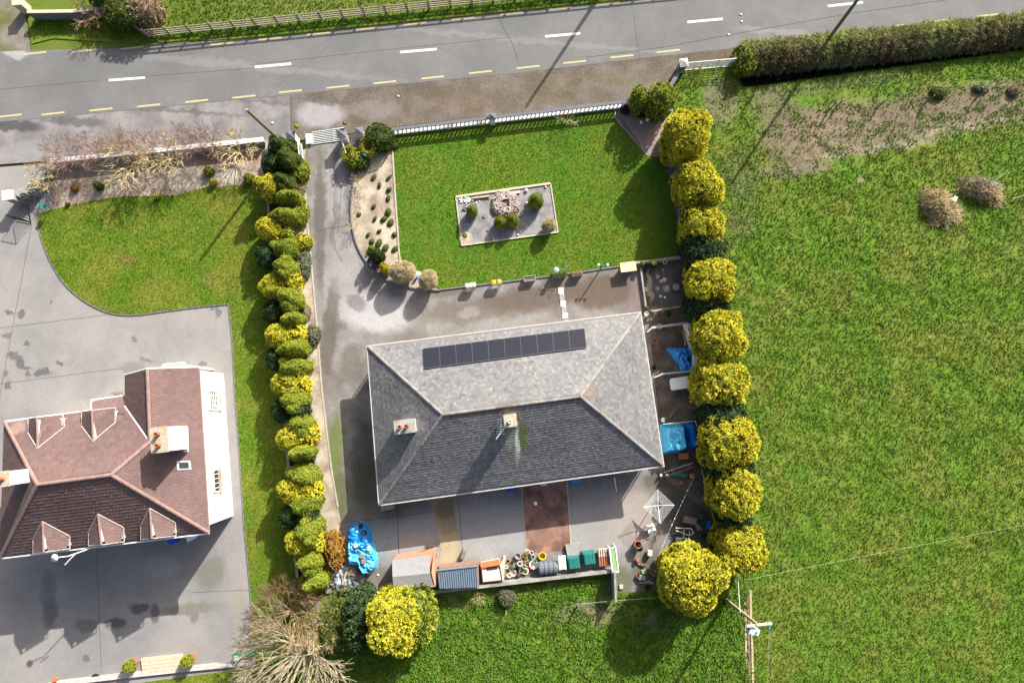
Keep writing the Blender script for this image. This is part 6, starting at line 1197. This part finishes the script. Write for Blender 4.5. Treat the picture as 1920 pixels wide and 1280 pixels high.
for x,y,l,m,r_,h in [(1017+0,1042,'yellow tub standing above the dark ribbed tank','yellow_plastic',.26,.5),(1001,1058,'white round basin left of the dark ribbed tank','white_plastic',.3,.3),(994,1063,'red pot left of the dark ribbed tank','red_plastic',.14,.25),(750,1047,'pale round pot against the orange shed front, left','cream_stone',.2,.3),(811,1027,'pale round pot at the right front corner of the orange shed','cream_stone',.22,.3),(989,1034,'white round lid at the top of the pot corner','white_plastic',.16,.2)]:
    p=U(x,y,h); MB().lathe([(r_*.8,0),(r_,h*.9),(r_*1.1,h),(r_*.85,h),(r_*.8,h*.2),(.001,h*.2)],n=14).top('tub',m,l,'tub',(0,0,0)).location=(p.x,p.y,0)
p=U(814,1045,.5); t=thing('hanging_basket','dark wire basket plant on a grey stand at the right of the orange shed','plant stand',(p.x,p.y,0)); link('stand',MB().box((.12,0,.25),(.5,1.4,.06),.1).box((.12,0,.12),(.3,1.0,.24),.1).mesh('stand'),'stone_grey',t); o=link('plant',fl,'leaf_dark',t); o.location=(-.08,.05,.3); o.scale=(.3,.5,.6)
p=U(868,1040,.5); MB().box((0,0,.25),(.3,.7,.5),-.35,.8).top('log_store','wood_dark','small mossy log box lying on the concrete above the corrugated shed','log box',(0,0,0)).location=(p.x,p.y,.0)
# ribbed tank
A_=U(1010,1065,.45);B_=U(1046,1062,.45); t=thing('ribbed_tank','dark grey ribbed barrel tank lying on its side behind the pots','tank',((A_+B_)/2)[:]); d=B_-A_
MB().tube(A_,B_,.45,n=18).obj('body','tank_grey',t)
for i in range(4): a=A_+d*(.06+.24*i); MB().tube(a,a+d*.14,.50,n=18).obj('rib','tank_grey',t)
# white step ladder
q=UP([(1048,1041),(1059,1040),(1061,1067),(1050,1068)],.9); t=thing('step_ladder','white step ladder leaning on the low wall right of the ribbed tank','ladder',q[0][:])
for a,b in ((0,3),(1,2)): MB().box((q[a]+q[b])/2,(.07,(q[a]-q[b]).length,.07),.08).obj('stile','white_plastic',t)
for i in range(6): a=q[0].lerp(q[3],(i+.4)/6);b=q[1].lerp(q[2],(i+.4)/6); MB().box((a+b)/2,((a-b).length,.11,.04),YAW).obj('step','white_plastic',t)
# compost bins
for x,y,l in ((1076,1055,'left'),(1105,1047,'right')):
    p=U(x,y,.8); t=thing('compost_bin','dark green square compost bin, %s of the two by the pallet'%l,'compost bin',(p.x,p.y,0),YAW)
    link('body',MB().box((0,0,.42),(.95,.92,.84),0,.86).mesh('body'),'bin_green',t); link('lid',MB().box((0,0,.88),(.78,.76,.08),0,.9).mesh('lid'),'bin_green',t)
    for i in range(4): link('lid_rib',MB().box((-.27+.18*i,0,.935),(.05,.7,.03)).mesh('lid_rib'),'bin_green',t)
q=UP([(1050,1020+12),(1090,1030),(1091,1042),(1060,1044)],.1)
P=UP([(1060,1022),(1086,1018),(1087,1040),(1064,1042)],.35); MB().prism([V2(v) for v in P],.0,.32).top('slate_stack','stone_grey','grey brown stack of slates above the left compost bin','slate stack',P[0])
# pallet with red slats
q=UP([(1121,1030),(1142,1027),(1145,1058),(1123,1061)],.8); t=thing('wooden_pallet','upright slatted pallet with red and cream slats between bin and glazed frame','pallet',q[0][:])
for i in range(5):
    a=q[0].lerp(q[1],(i+.5)/5);b=q[3].lerp(q[2],(i+.5)/5); mid=a.lerp(b,.45)
    MB().box((a+mid)/2+Vector((0,0,.03)),(.1,(a-mid).length,.05),.09).obj('slat','cream_stone',t); MB().box((mid+b)/2,(.1,(mid-b).length,.05),.09).obj('slat','terracotta',t)
MB().box((q[0]+q[1])/2+Vector((0,0,-.06)),((q[0]-q[1]).length,.1,.08),YAW).obj('bearer','cream_stone',t); MB().box((q[2]+q[3])/2+Vector((0,0,-.06)),((q[2]-q[3]).length,.1,.08),YAW).obj('bearer','wood_dark',t)
MB().box((q[0]+q[2])/2-Vector((0,0,.3)),(.8,1.0,.5),.09).obj('crate','wood_dark',t)
# glazed green frame
q=UP([(1143,1028),(1154,1025),(1160,1071),(1149,1075)],1.1); t=thing('cold_frame','narrow green panel in a white frame beside the yard corner','frame',q[0][:])
MB().prism([V2(v) for v in q],1.0,1.05).obj('panel','pale_green',t); MB().wall([V2(v) for v in q],.07,1.04,1.1,True).obj('frame','white_paint',t)
for v in q: MB().box((v.x,v.y,.5),(.06,.06,1.0)).obj('leg','white_paint',t)
A_=U(1113,1031,.6);B_=U(1088,1036,.6)
# things against the back wall of the bungalow
for x,y,z,d,m,l in [(957,916,.9,(.6,.5,.9),'bright_blue','bright blue box just under the lower eave of the bungalow'),(970,911,.9,(.3,.2,.5),'white_plastic','white box beside the bright blue one under the eave'),(1020,907,.5,(.5,.3,.4),'pink_cream','pale pink box under the lower eave by the red paving'),(1036,904,.5,(.5,.3,.35),'glass_green','pale green tray under the lower eave'),(1080,900,.6,(.7,.4,.5),'tarp_blue','blue bag under the lower eave right of the red paving'),(725,951,.9,(.9,.4,.9),'stone_grey','grey meter housing at the lower left corner of the bungalow')]:
    p=U(x,y,z); o=MB().box((0,0,0),d,0,.95).top('yard_box',m,l,'box',(0,0,0),bevel=.02); o.location=(p.x,p.y,d[2]/2+.02); o.rotation_euler=(0,0,YAW)
p=U(1004,943,.1); MB().lathe([(.12,0),(.15,.18),(.001,.2)],n=9).top('white_pail','white_plastic','small white pail in the middle of the shaded red paving','pail',(0,0,0)).location=(p.x,p.y,.03)
# lawn details
for x,y,l,m in [(565,300,'little white ornament at the foot of the left gate leaf','white_plastic'),(540,500,'tiny pale ornament inside the hedge','stone_grey')]:
    p=U(x,y,.2); MB().lathe([(.05,0),(.08,.1),(.001,.2)],n=8).top('garden_ornament',m,l,'ornament',(0,0,0)).location=(p.x,p.y,.05)
for x,y,l in ((747,181,'white pebble on the brown shoulder'),(511,231,'white pebble on the grey shoulder left of the entrance'),(1366,66,'white speck of litter on the road near the right, lower'),(1390,41,'white speck of litter on the road near the right, middle'),(1389,28,'white speck of litter on the road near the right, upper'),(709,1077,'white rubble piece beside the grey plastic sheet'),(640,345,'pale stone on the edge of the drive')):
    p=U(x,y); MB().lathe([(.06,0),(.09,.04),(.05,.07),(.001,.08)],n=7).top('pebble','pebble_white',l,'pebble',(0,0,0)).location=(p.x,p.y,.012)
